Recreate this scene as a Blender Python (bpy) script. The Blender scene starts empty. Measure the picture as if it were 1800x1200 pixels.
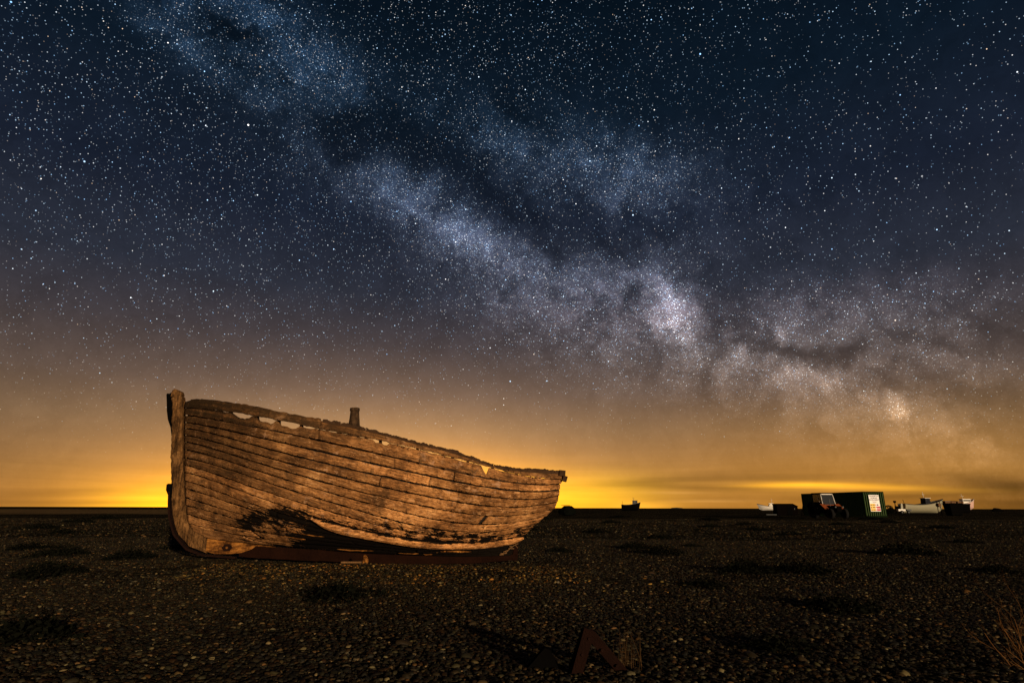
import bpy, math, random
import numpy as np
from mathutils import Vector, Matrix
scene = bpy.context.scene
C = scene.collection
R = math.radians
random.seed(7); rng = np.random.default_rng(7)

# ------------------------------------------------------------------ camera
cd = bpy.data.cameras.new('camera'); cam = bpy.data.objects.new('camera', cd); C.objects.link(cam)
cd.sensor_width = 36; cd.lens = 20; cd.clip_start = 0.05; cd.clip_end = 20000
cam.matrix_world = (Matrix.Translation((0, 0, 0.85)) @ Matrix.Rotation(R(90 + 16.2778), 4, 'X') @ Matrix.Rotation(R(0.14), 4, 'Z'))
scene.camera = cam

# ------------------------------------------------------------------ night sky (world)
MILKY = [(-23.3, 39.24, 3.77, 1.65, -24.33, 0.045),
 (-32.15, 41.58, 5.2, 1.55, -3.28, 0.036),
 (-34.88, 38.43, 2.31, 0.89, -12.3, 0.04),
 (-26.71, 36.83, 2.17, 1.25, -14.95, 0.02),
 (-21.45, 37.03, 2.75, 2.02, -51.06, 0.02),
 (-12.76, 30.46, 6.41, 2.05, -27.8, 0.065),
 (-5.7, 27.02, 3.06, 1.11, -27.15, 0.07),
 (-1.77, 25.07, 2.26, 1.4, -28.89, 0.03),
 (1.84, 23.11, 6.24, 3.36, -28.38, 0.045),
 (10.35, 22.25, 3.27, 1.45, 6.3, 0.05),
 (15.39, 18.81, 4.06, 2.94, -50.41, 0.06),
 (16.59, 19.65, 1.37, 1.87, 20.41, 0.17),
 (26.5, 15.23, 0.46, 0.41, -7.3, 0.12),
 (12.82, 32.35, 0.48, 0.36, -6.8, 0.05),
 (17.63, 15.59, 2.64, 1.92, -46.0, 0.06),
 (15.44, 17.98, 1.07, 1.11, -4.73, 0.05),
 (10.65, 16.6, 7.54, 3.36, -18.16, 0.035),
 (23.05, 14.29, 2.47, 1.34, -43.08, 0.07),
 (26.53, 16.27, 3.62, 1.81, -7.81, 0.026),
 (28.97, 11.5, 1.83, 0.65, -11.82, 0.12),
 (26.55, 12.62, 0.65, 0.62, -6.08, 0.06),
 (33.35, 8.84, 0.88, 0.47, -29.44, 0.07),
 (23.75, 11.58, 5.15, 2.57, -37.4, 0.05),
 (31.29, 9.13, 5.23, 2.62, -37.81, 0.045),
 (35.33, 11.09, 4.85, 2.29, -34.02, 0.032),
 (40.05, 12.01, 4.61, 2.6, -28.82, 0.02),
 (38.09, 15.6, 4.52, 1.83, -11.73, 0.018),
 (6.53, 34.64, 9.07, 1.92, -18.74, 0.028),
 (11.9, 32.69, 4.74, 1.78, -14.08, 0.026),
 (11.11, 30.13, 1.4, 1.06, -5.49, 0.03),
 (1.91, 32.97, 3.83, 1.57, -29.74, 0.026),
 (35.0, 6.67, 4.39, 1.64, -38.53, 0.045),
 (39.45, 3.93, 3.49, 1.79, -35.62, 0.05),
 (31.45, 16.06, 6.12, 2.17, -26.54, 0.01),
 (18.98, 24.19, 3.04, 1.33, -7.88, 0.012),
 (34.3, 7.19, 0.61, 0.36, 18.12, 0.25),
 (-15.97, 31.92, 4.09, 1.59, -32.51, 0.02)]
RIFT = [(-18.73, 34.82, 3.44, 1.72, -14.3, 0.6),
 (-29.07, 40.31, 2.44, 0.55, -11.68, 0.6),
 (-12.43, 25.92, 4.91, 0.55, -24.94, 0.25),
 (3.73, 25.33, 2.82, 0.67, -26.13, 0.5),
 (11.95, 19.06, 1.66, 0.56, 57.1, 0.5),
 (19.57, 13.25, 0.81, 2.7, -15.09, 0.45),
 (25.03, 14.09, 2.39, 0.46, -38.77, 0.5),
 (31.01, 13.12, 3.32, 0.59, -19.15, 0.5),
 (37.64, 13.1, 2.55, 0.45, -28.18, 0.5),
 (39.8, 8.69, 2.96, 0.61, -26.36, 0.5),
 (17.67, 12.85, 3.09, 0.76, -35.25, 0.35),
 (-11.89, 35.47, 7.9, 1.73, -12.43, 0.55),
 (2.3, 37.81, 2.9, 1.1, -34.15, 0.8),
 (-2.63, 31.09, 5.52, 1.19, -31.81, 0.6),
 (9.94, 25.88, 9.13, 1.41, -18.11, 0.5),
 (20.89, 17.47, 1.5, 3.23, 9.56, 0.55),
 (-29.8, 38.32, 3.28, 0.66, -18.43, 0.5),
 (-31.88, 40.37, 1.59, 0.61, 1.41, 0.6),
 (35.03, 9.24, 4.79, 0.74, -32.85, 0.5),
 (42.98, 12.81, 1.86, 1.28, -11.48, 0.6),
 (13.78, 20.33, 2.44, 0.66, -25.02, 0.5),
 (27.42, 13.82, 2.74, 0.5, -34.52, 0.5),
 (33.7, 13.73, 2.43, 0.66, 14.54, 0.4),
 (-19.12, 33.0, 3.49, 1.53, -9.55, 0.5)]
GLOW = [(-13.17, -0.34, 10.68, 2.38, 0.06, 3.4, (1, 0.35, -0.022)),
 (-13.46, 0.07, 13.64, 4.4, 0.16, 0.66, (1, 0.4, 0.0)),
 (-13.61, 2.15, 18.82, 6.42, 0.66, 0.205, (1, 0.56, 0.3)),
 (27.26, 2.05, 12.53, 3.89, -0.91, 0.23, (1, 0.4, 0.02)),
 (-31.1, -0.2, 3.11, 1.36, 0.03, 0.25, (1, 0.5, 0.0)),
 (-30.98, 0.29, 2.49, 0.91, 0.33, 0.25, (1, 0.7, -0.03)),
 (7.2, 1.28, 4.57, 1.28, -0.03, 0.3, (1, 0.7, -0.03)),
 (12.5, 0.13, 1.87, 0.31, 0.11, 0.45, (1, 0.45, 0.03)),
 (25.23, 1.94, 2.76, 0.18, 0.31, 0.6, (1, 0.46, 0.0)),
 (28.98, 1.93, 3.86, 0.2, -3.14, 0.5, (1, 0.46, 0.0)),
 (32.63, 1.6, 3.39, 0.1, -2.01, 0.22, (1, 0.45, 0.03)),
 (25.87, 1.59, 5.14, 0.34, -0.62, 0.12, (1, 0.45, 0.05)),
 (37.44, 1.39, 2.39, 0.11, 1.52, 0.13, (1, 0.48, 0.06)),
 (18.66, 0.65, 2.44, 0.1, -0.08, 0.1, (1, 0.6, 0.2)),
 (15.7, 1.37, 2.03, 0.08, -0.24, 0.08, (1, 0.6, 0.25)),
 (38.33, 4.42, 4.85, 1.75, -3.31, 0.08, (1, 0.5, 0.1)),
 (-11.23, 7.02, 18.17, 3.31, 1.53, 0.04, (1, 0.65, 0.4))]
CLOUD = [(35.61, 1.2, 4.86, 0.26, 2.83, 0.35),
 (39.9, 1.81, 2.77, 0.42, -9.06, 0.45),
 (13.69, 2.47, 4.14, 0.31, 3.52, 0.25),
 (18.77, 1.76, 5.72, 0.26, -2.5, 0.3),
 (40.92, 0.37, 2.43, 0.36, -0.14, 0.4),
 (-39.02, 0.91, 4.94, 0.25, 4.68, 0.22),
 (22.76, 2.72, 5.87, 0.2, -0.99, 0.2),
 (-35.79, 0.35, 4.59, 0.17, 0.42, 0.25)]
def srgb(r, g, b):
    f = lambda c: (c/255/12.92) if c/255 <= .04045 else ((c/255+.055)/1.055)**2.4
    return (f(r), f(g), f(b), 1)
world = bpy.data.worlds.new('World'); scene.world = world; world.use_nodes = True
nt = world.node_tree; nt.nodes.clear()
class NB:
    """small helper that writes node expressions"""
    def __init__(s, nt): s.nt = nt
    def n(s, t, **k):
        n = s.nt.nodes.new(t)
        for a, v in k.items(): setattr(n, a, v)
        return n
    def put(s, sock, v):
        if isinstance(v, bpy.types.NodeSocket): s.nt.links.new(v, sock)
        else: sock.default_value = v
    def m(s, op, *a, clamp=False):
        n = s.n('ShaderNodeMath', operation=op, use_clamp=clamp)
        for i, v in enumerate(a): s.put(n.inputs[i], v)
        return n.outputs[0]
    def v(s, op, a, b=None, scale=None):
        n = s.n('ShaderNodeVectorMath', operation=op)
        s.put(n.inputs[0], a)
        if b is not None: s.put(n.inputs[1], b)
        if scale is not None: s.put(n.inputs['Scale'], scale)
        return n.outputs['Value'] if op in ('DOT_PRODUCT', 'LENGTH', 'DISTANCE') else n.outputs[0]
    def noise(s, vec, scale, detail=4, rough=.5, dist=0, col=False):
        n = s.n('ShaderNodeTexNoise'); s.put(n.inputs['Vector'], vec)
        n.inputs['Scale'].default_value = scale; n.inputs['Detail'].default_value = detail
        n.inputs['Roughness'].default_value = rough; n.inputs['Distortion'].default_value = dist
        return n.outputs['Color' if col else 'Fac']
    def ss(s, v, a, b, c=0., d=1., lin=False):
        n = s.n('ShaderNodeMapRange', interpolation_type='LINEAR' if lin else 'SMOOTHSTEP')
        s.put(n.inputs[0], v)
        for i, x in ((1, a), (2, b), (3, c), (4, d)): s.put(n.inputs[i], x)
        return n.outputs[0]
    def mix(s, f, a, b, t='MIX'):
        n = s.n('ShaderNodeMix', data_type='RGBA', blend_type=t)
        s.put(n.inputs[0], f); s.put(n.inputs[6], a); s.put(n.inputs[7], b)
        return n.outputs[2]
    def ramp(s, f, stops, interp='LINEAR'):
        n = s.n('ShaderNodeValToRGB'); s.put(n.inputs[0], f); r = n.color_ramp; r.interpolation = interp
        while len(r.elements) < len(stops): r.elements.new(.5)
        for e, (p, c) in zip(r.elements, stops): e.position = p; e.color = c if len(c) == 4 else (*c, 1)
        return n.outputs[0]
W = NB(nt)
D = W.v('NORMALIZE', W.n('ShaderNodeTexCoord').outputs['Generated'])
sep = W.n('ShaderNodeSeparateXYZ'); nt.links.new(D, sep.inputs[0]); Dz = sep.outputs[2]
warp = W.noise(D, 11, 6, .68, 0, col=True)
wv = W.v('SCALE', W.v('SUBTRACT', warp, (.5, .5, .5)), scale=.095)
DW = W.v('ADD', D, wv)
def blob(vec, az, el, sa, sb, rot, amp):
    a, e = R(az), R(el)
    c = Vector((math.sin(a)*math.cos(e), math.cos(a)*math.cos(e), math.sin(e)))
    east = c.cross(Vector((0, 0, 1))).normalized(); up = east.cross(c)
    t1 = (east*math.cos(R(rot)) + up*math.sin(R(rot)))/R(sa); t2 = (-east*math.sin(R(rot)) + up*math.cos(R(rot)))/R(sb)
    # shifting by the centre keeps each lobe on its own side of the sky
    q = W.v('SUBTRACT', vec, tuple(c))
    x = W.v('DOT_PRODUCT', q, tuple(t1)); y = W.v('DOT_PRODUCT', q, tuple(t2))
    z = W.v('LENGTH', q)
    s = W.m('MULTIPLY_ADD', x, x, W.m('MULTIPLY', y, y))
    s = W.m('MULTIPLY_ADD', W.m('MULTIPLY', z, z), .35, s)
    return W.m('MULTIPLY', W.m('POWER', .60653, s), amp)
def total(vec, L):
    o = None
    for r in L:
        b = blob(vec, *r[:6]); o = b if o is None else W.m('ADD', o, b)
    return o
el = W.m('ARCSINE', Dz)
eln = W.m('DIVIDE', el, R(60))
base = W.ramp(eln, [(0, srgb(106, 68, 27)), (.045, srgb(116, 82, 42)), (.12, srgb(106, 84, 62)), (.18, srgb(84, 71, 65)),
                    (.26, srgb(60, 56, 61)), (.34, srgb(42, 46, 58)), (.46, srgb(25, 32, 47)), (.62, srgb(12, 24, 37)), (.78, srgb(6, 17, 28)), (1, srgb(6, 13, 22))])
# the camera-left part of the sky is a little brighter than the right
mw = total(DW, MILKY)
rift = W.m('MINIMUM', total(DW, RIFT), .93)
cloudn = W.noise(DW, 19, 9, .72)
fine = W.noise(D, 45, 6, .65)
tex = W.m('MULTIPLY', W.ss(cloudn, .34, .66, .35, 1.65), W.ss(fine, .3, .7, .75, 1.3))
mwl = W.m('MULTIPLY', W.m('MULTIPLY', mw, tex), W.m('SUBTRACT', 1, rift))
mwl = W.m('MULTIPLY', mwl, 1.35)
mwg = W.m('MULTIPLY', mwl, .72)
mwcol = W.ramp(eln, [(0, (1, .50, .16)), (.13, (1, .62, .36)), (.24, (1, .80, .76)), (.31, (.98, .80, .94)), (.38, (.68, .70, 1)), (.475, (.46, .60, 1)), (.62, (.22, .50, 1)), (.8, (.13, .43, 1))])
mwc = W.mix(1, mwcol, W.n('ShaderNodeCombineColor').outputs[0], 'MULTIPLY')
cc = mwc.node.inputs[7].links[0].from_node
for i in range(3): nt.links.new(mwg, cc.inputs[i])
def scale_col(col, f): 
    return W.v('SCALE', col, scale=f)
basef = W.m('MULTIPLY', W.m('SUBTRACT', 1, W.m('MULTIPLY', rift, .38)), W.ss(cloudn, .3, .7, .85, 1.15))
acc = scale_col(base, basef)
acc = W.v('ADD', acc, mwc)
# glow of towns beyond the horizon, with streaky cloud in front of it
streak = W.n('ShaderNodeMapping'); nt.links.new(D, streak.inputs[0]); streak.inputs['Scale'].default_value = (3.2, 3.2, 85)
st = W.noise(streak.outputs[0], 1.0, 5, .55)
stw = W.v('ADD', D, W.v('MULTIPLY', W.v('SUBTRACT', W.noise(streak.outputs[0], .8, 3, .5, 0, col=True), (.5, .5, .5)), (.02, .02, .012)))
low = W.ss(el, R(0), R(7), 1, 0)
sfac = W.m('ADD', 1, W.m('MULTIPLY', W.m('MULTIPLY', W.m('SUBTRACT', st, .5), .7), low))
for r in GLOW:
    b = blob(stw if r[3] < 1.2 else D, *r[:6])
    acc = W.v('ADD', acc, W.v('SCALE', tuple(r[6]), scale=b))
acc = W.v('SCALE', acc, scale=sfac)
acc = W.v('SCALE', acc, scale=W.m('SUBTRACT', 1, W.m('MINIMUM', total(stw, CLOUD), .8)))
acc = W.v('MAXIMUM', acc, (0, 0, 0))
# stars
dens = W.m('ADD', W.ss(mwl, .0, .06, 0., 1.), W.m('MULTIPLY', W.ss(sep.outputs[0], .62, -.15, .0, .45), W.ss(el, R(8), R(34), .3, 1)))
vis = W.m('MULTIPLY', W.ss(el, R(1.5), R(18), .0, 1), W.m('SUBTRACT', 1, W.m('MULTIPLY', rift, .35)))
def stars(scale, r, keep0, keep1, power, gain, seed):
    mp = W.n('ShaderNodeMapping'); nt.links.new(D, mp.inputs[0]); mp.inputs['Location'].default_value = (seed, seed*1.7, seed*.6)
    mp.inputs['Rotation'].default_value = (seed, seed*.3, seed*2)
    vo = W.n('ShaderNodeTexVoronoi', voronoi_dimensions='3D', feature='F1'); nt.links.new(mp.outputs[0], vo.inputs['Vector'])
    vo.inputs['Scale'].default_value = scale
    rnd = W.n('ShaderNodeSeparateColor'); nt.links.new(vo.outputs['Color'], rnd.inputs[0])
    core = W.ss(vo.outputs['Distance'], r, r*.25)
    keep = W.m('LESS_THAN', rnd.outputs[0], W.ss(dens, 0, 1.2, keep0, keep1, lin=True))
    mag = W.m('MULTIPLY', W.m('MULTIPLY_ADD', W.m('POWER', rnd.outputs[1], power), gain, gain*.12), W.m('MULTIPLY_ADD', mwl, 3.2, 1))
    col = W.ramp(rnd.outputs[2], [(0, (.28, .58, 1)), (.4, (.58, .80, 1)), (.75, (.92, .96, 1)), (.94, (1, .92, .85)), (1, (1, .7, .45))])
    return W.v('SCALE', col, scale=W.m('MULTIPLY', W.m('MULTIPLY', core, keep), W.m('MULTIPLY', mag, vis)))
S = stars(150, .13, .40, 1.0, 3.2, 1.9, 3.1)
for a in ((260, .20, .30, 1.0, 2.6, 1.2, 11.3), (285, .23, .14, 1.0, 2.0, .9, 61.3), (165, .135, .22, 1.0, 3.2, 1.9, 77.1), (95, .10, .35, .8, 3.2, 2.8, 23.7), (34, .052, .3, .4, 3, 4.2, 41.9)):
    S = W.v('ADD', S, stars(*a))
S = W.v('ADD', S, W.v('SCALE', stars(390, .36, 1, 1, 1.3, 1.3, 88.5), scale=W.m('MULTIPLY', mwl, 2.6)))
warm = W.mix(W.ss(el, R(4), R(16), 1, 0), (1, 1, 1, 1), (1, .86, .6, 1))
acc = W.v('ADD', acc, W.v('MULTIPLY', S, warm))
# three bright named points of light
def dirpt(az, e_): return (math.sin(R(az))*math.cos(R(e_)), math.cos(R(az))*math.cos(R(e_)), math.sin(R(e_)))
bg = W.n('ShaderNodeBackground'); nt.links.new(acc, bg.inputs[0]); bg.inputs[1].default_value = 1
wo = W.n('ShaderNodeOutputWorld'); nt.links.new(bg.outputs[0], wo.inputs[0])
world.cycles.sampling_method = 'MANUAL'; world.cycles.sample_map_resolution = 512

# ------------------------------------------------------------------ the one lamp: a low warm light from behind the camera's right shoulder
sd = bpy.data.lights.new('sun', 'SUN'); sun = bpy.data.objects.new('sun', sd); C.objects.link(sun)
sd.energy = 4.5; sd.angle = R(1.2); sd.color = (1, .77, .53)
SUN_AZ, SUN_EL = 29, 8.0
src = Vector((math.sin(R(SUN_AZ))*math.cos(R(SUN_EL)), -math.cos(R(SUN_AZ))*math.cos(R(SUN_EL)), math.sin(R(SUN_EL))))
sun.rotation_euler = src.to_track_quat('Z', 'Y').to_euler()
scene.view_settings.view_transform = 'Standard'; scene.view_settings.look = 'None'
scene.view_settings.exposure = 0; scene.view_settings.gamma = 1
scene.render.engine = 'CYCLES'
scene.cycles.max_bounces = 4
# ------------------------------------------------------------------ helpers
def tag(o, label=None, cat=None, group=None, kind=None):
    if label: o['label'] = label
    if cat: o['category'] = cat
    if group: o['group'] = group
    if kind: o['kind'] = kind
    return o
def empty(name, loc=(0, 0, 0), rz=0, label=None, cat=None, group=None):
    o = bpy.data.objects.new(name, None); C.objects.link(o); o.location = loc; o.rotation_euler = (0, 0, rz)
    return tag(o, label, cat, group)
class MB:
    def __init__(s): s.v = []; s.f = []; s.sm = []
    def add(s, v, f, smooth=False):
        n = len(s.v); s.v += [tuple(p) for p in v]; s.f += [tuple(i+n for i in q) for q in f]; s.sm += [smooth]*len(f); return s
    def box(s, c, d, rz=0, ry=0, rx=0, taper=1.0, tshift=(0, 0)):
        M = Matrix.Translation(c) @ Matrix.Rotation(rz, 4, 'Z') @ Matrix.Rotation(ry, 4, 'Y') @ Matrix.Rotation(rx, 4, 'X')
        v = []
        for z in (-1, 1):
            k = taper if z > 0 else 1; t = tshift if z > 0 else (0, 0)
            for x, y in ((-1, -1), (1, -1), (1, 1), (-1, 1)): v.append(M @ Vector((x*d[0]/2*k+t[0], y*d[1]/2*k+t[1], z*d[2]/2)))
        return s.add(v, [(3, 2, 1, 0), (4, 5, 6, 7), (0, 1, 5, 4), (1, 2, 6, 5), (2, 3, 7, 6), (3, 0, 4, 7)])
    def tube(s, pts, r, n=8, cap=True):
        pts = [Vector(p) for p in pts]; rs = r if isinstance(r, (list, tuple)) else [r]*len(pts)
        v = []; f = []; up = None
        for i, p in enumerate(pts):
            t = (pts[min(i+1, len(pts)-1)] - pts[max(i-1, 0)]).normalized()
            if up is None: up = Vector((0, 0, 1)) if abs(t.z) < .9 else Vector((1, 0, 0))
            a = t.cross(up).normalized(); b = a.cross(t).normalized()
            for k in range(n):
                w = 2*math.pi*k/n; v.append(p + (a*math.cos(w) + b*math.sin(w))*rs[i])
        for i in range(len(pts)-1):
            for k in range(n): f.append((i*n+k, i*n+(k+1) % n, (i+1)*n+(k+1) % n, (i+1)*n+k))
        m = len(f)
        if cap: f += [tuple(range(n))[::-1], tuple(range((len(pts)-1)*n, len(pts)*n))]
        q = len(s.v); s.v += [tuple(p) for p in v]; s.f += [tuple(i+q for i in g) for g in f]; s.sm += [True]*m + [False]*(len(f)-m); return s
    def prism(s, poly, y0, y1, axis='y'):
        n = len(poly)
        if axis == 'y': v = [(a, y0, b) for a, b in poly] + [(a, y1, b) for a, b in poly]
        else: v = [(a, b, y0) for a, b in poly] + [(a, b, y1) for a, b in poly]
        f = [tuple(range(n)), tuple(range(2*n-1, n-1, -1))] + [(i, i+n, (i+1) % n+n, (i+1) % n) for i in range(n)]
        return s.add(v, f)
    def wheel(s, c, r, w, ax=(0, 1, 0), n=20):
        a = Vector(ax).normalized(); c = Vector(c)
        return s.tube([c-a*w/2, c-a*w*.42, c+a*w*.42, c+a*w/2], [r*.9, r, r, r*.9], n)
    def build(s, name, mat, parent=None, label=None):
        me = bpy.data.meshes.new(name); me.from_pydata(s.v, [], s.f); me.validate()
        if len(me.polygons) == len(s.sm): me.polygons.foreach_set('use_smooth', s.sm)
        if mat: me.materials.append(mat)
        o = bpy.data.objects.new(name, me); C.objects.link(o)
        if parent: o.parent = parent
        if label: o['label'] = label
        return o
def copy_tree(o, parent=None):
    c = o.copy(); C.objects.link(c); c.parent = parent
    for ch in list(o.children): copy_tree(ch, c)
    return c
def new_mat(name):
    m = bpy.data.materials.new(name); m.use_nodes = True; b = NB(m.node_tree); p = m.node_tree.nodes['Principled BSDF']
    return m, b, p
def simple(name, col, rough=.7, metal=0, var=.35, scale=6, bump=.15, spec=.3, rust=0):
    m, b, p = new_mat(name); tc = b.n('ShaderNodeTexCoord').outputs['Object']
    n = b.noise(tc, scale, 6, .6); n2 = b.noise(tc, scale*7, 4, .6)
    k = b.m('MULTIPLY_ADD', b.m('SUBTRACT', n, .5), var*2, b.m('MULTIPLY_ADD', b.m('SUBTRACT', n2, .5), var, 1))
    c = b.v('SCALE', tuple(col), scale=k)
    if rust: c = b.mix(b.ss(b.noise(tc, scale*1.7, 7, .7), .66-rust*.3, .72-rust*.3), c, (.11, .035, .012, 1))
    b.put(p.inputs['Base Color'], c); p.inputs['Roughness'].default_value = rough; p.inputs['Metallic'].default_value = metal
    p.inputs['Specular IOR Level'].default_value = spec
    bp = b.n('ShaderNodeBump'); bp.inputs['Strength'].default_value = bump; bp.inputs['Distance'].default_value = .02
    b.put(bp.inputs['Height'], n2); b.put(p.inputs['Normal'], bp.outputs[0]); return m
M = {}
M['green_steel'] = simple('green_steel', (.030, .055, .014), .7, rust=.1, spec=.1)
M['dark_green'] = simple('dark_green', (.035, .070, .030), .8, spec=.05)  # container sides turned from the lamp, green raised so they still show
M['end_shade'] = simple('end_shade', (.005, .010, .0035), .9, spec=0)  # container green darkened: shade between the ribs is in the colour
M['black_iron'] = simple('black_iron', (.0022, .0020, .0018), .9, spec=0)
M['rubber'] = simple('rubber', (.008, .0075, .007), .95, spec=.05)
M['orange'] = simple('orange', (.22, .050, .012), .7, rust=.5, spec=.1)
M['glass'] = simple('glass', (.02, .022, .024), .12, var=.05, spec=.6)
M['white'] = simple('white', (.62, .58, .50), .5, var=.12, rust=.05)
M['cream'] = simple('cream', (.24, .22, .14), .55, var=.15, rust=.05)
M['pink'] = simple('pink', (.52, .33, .27), .55, var=.15)
M['navy'] = simple('navy', (.010, .011, .016), .8, spec=.1)
M['grey'] = simple('grey', (.08, .08, .075), .7, spec=.1)
M['tarp'] = simple('tarp', (.0025, .0030, .0022), .9, bump=.5, spec=0)
M['shed'] = simple('shed', (.0028, .0020, .0017), .9, spec=0)
M['rust'] = simple('rust', (.0075, .0021, .0008), .9, spec=.08, bump=.6, scale=12, var=.6)
M['darkrust'] = simple('darkrust', (.010, .0034, .0018), .9, spec=.08, bump=.6, scale=9, var=.7)
M['net'] = simple('net', (.10, .05, .02), .9)
M['sign'] = simple('sign', (.80, .76, .72), .5, var=.03, bump=0)
M['sign_black'] = simple('sign_black', (.01, .01, .012), .6, var=.05, bump=0)
M['sign_yellow'] = simple('sign_yellow', (.80, .48, .03), .5, var=.05, bump=0)
M['sign_red'] = simple('sign_red', (.42, .02, .03), .5, var=.05, bump=0)
M['straw'] = simple('straw', (.055, .028, .009), .9, spec=.1)
M['twig'] = simple('twig', (.12, .052, .013), .9, spec=.1)
M['weed'] = simple('weed', (.0045, .0048, .003), 1, var=.5, spec=0)
M['hill'] = simple('hill', (.05, .05, .035), .9)

# ------------------------------------------------------------------ shingle beach
def ground_h(x, y):
    x = np.asarray(x, float); y = np.asarray(y, float)
    sm = lambda t: np.clip(t, 0, 1)**2*(3-2*np.clip(t, 0, 1))
    h = .085*sm((6.6-y)/4.2)                                   # foreground falls gently away towards the boat, tilted off the lamp to dim it
    lat = sm((x+5.5)/1.6)*sm((2.6-x)/2.2)
    h = h + .085*sm((y-6.0)/2.3)*sm((9.45-y)/.95)*lat          # low bank in front of the keel, shaped to catch the low lamp
    h = h - .065*np.exp(-((y-10.0-.0875*(x+4.6))/.42)**2)*sm((x+4.9)/1.2)*sm((.6-x)/.8)   # the hollow the keel lies in
    far = sm((y-14)/20)
    h = h + .010*np.sin(y*4.3+.9*np.sin(x*.8+.4)+x*.35)*np.clip((y-2.5)/3, 0, 1)*np.clip((16-y)/8, 0, 1)
    h = h + .03*np.sin(x*.55+1.3)*np.sin(y*.47+.4)*np.clip((y-2)/10, 0, 1) + .012*np.sin(x*1.7+y*.9)*np.sin(y*1.9-x*.4)
    h = h + far*(.05*np.sin(x*.11+2)*np.sin(y*.13+1)+.03*np.sin(x*.31+y*.07))*np.clip(1-(y-90)/60, 0, 1)
    return h
ys = [2.0]
while ys[-1] < 9000: ys.append(ys[-1]*1.022 + .02)
ys = np.array([-60, -30, -12, -5, -1] + ys)
nx = 241; us = np.linspace(-1, 1, nx); us = np.sign(us)*np.abs(us)**1.25
V = []
for y in ys:
    hw = 26 + max(y, 0)*1.9
    xs = us*hw; hh = ground_h(xs, np.full(nx, y))
    V.append(np.stack([xs, np.full(nx, y), hh], 1))
V = np.concatenate(V); F = []
for j in range(len(ys)-1):
    for i in range(nx-1): a = j*nx+i; F.append((a, a+1, a+nx+1, a+nx))
gm, b, p = new_mat('shingle')
gp = b.n('ShaderNodeNewGeometry').outputs['Position']
vo = b.n('ShaderNodeTexVoronoi', feature='F1'); b.put(vo.inputs['Vector'], gp); vo.inputs['Scale'].default_value = 26
vc = b.n('ShaderNodeSeparateColor'); b.put(vc.inputs[0], vo.outputs['Color'])
patch = b.noise(gp, .35, 5, .6); patch2 = b.noise(gp, .05, 4, .5)
stone = b.ramp(vc.outputs[0], [(0, (.007, .0055, .004)), (.55, (.014, .0115, .0075)), (.82, (.028, .022, .012)), (.95, (.08, .06, .03)), (1, (.22, .17, .10))])
veg = b.ss(b.m('ADD', b.m('MULTIPLY', patch, .6), b.m('MULTIPLY', patch2, .4)), .46, .58)
colr = b.mix(b.m('MULTIPLY', veg, .72), stone, (.009, .009, .0055, 1))
sx_ = b.n('ShaderNodeSeparateXYZ'); b.put(sx_.inputs[0], gp)
bank = b.m('MULTIPLY', b.m('MULTIPLY', b.ss(sx_.outputs[1], 68, 84), b.ss(sx_.outputs[1], 230, 200)), b.ss(sx_.outputs[0], -8, -30))
colr = b.mix(b.m('MULTIPLY', bank, b.ss(patch2, .3, .7, .55, 1)), colr, (.16, .10, .045, 1))
b.put(p.inputs['Base Color'], colr); p.inputs['Roughness'].default_value = .9; p.inputs['Specular IOR Level'].default_value = 0
bp = b.n('ShaderNodeBump'); bp.inputs['Strength'].default_value = .9; bp.inputs['Distance'].default_value = .02
b.put(bp.inputs['Height'], b.m('SUBTRACT', 1, vo.outputs['Distance'])); b.put(p.inputs['Normal'], bp.outputs[0])
g = MB(); g.v = V.tolist(); g.f = F; g.sm = [True]*len(F)
ground = tag(g.build('ground', gm), kind='structure')

# loose stones lying on it: real stones near the camera, one mass
pm, b, p = new_mat('pebble')
oi = b.n('ShaderNodeObjectInfo').outputs['Random']
tc = b.n('ShaderNodeTexCoord').outputs['Object']
c0 = b.ramp(oi, [(0, (.005, .0043, .0034)), (.45, (.011, .0092, .0066)), (.72, (.019, .015, .010)), (.88, (.030, .023, .013)), (.96, (.064, .046, .022)), (1, (.16, .12, .07))])
hue = b.ramp(b.m('FRACT', b.m('MULTIPLY', oi, 37.7)), [(0, (1, .62, .34)), (.4, (1, .86, .62)), (.7, (.86, .95, .70)), (1, (.85, .9, .95))])
nn = b.noise(tc, 2.5, 3, .6)
cc2 = b.v('SCALE', b.v('MULTIPLY', c0, hue), scale=b.m('MULTIPLY_ADD', nn, 1.0, .5))
b.put(p.inputs['Base Color'], cc2); p.inputs['Roughness'].default_value = .6; p.inputs['Specular IOR Level'].default_value = .06
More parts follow.
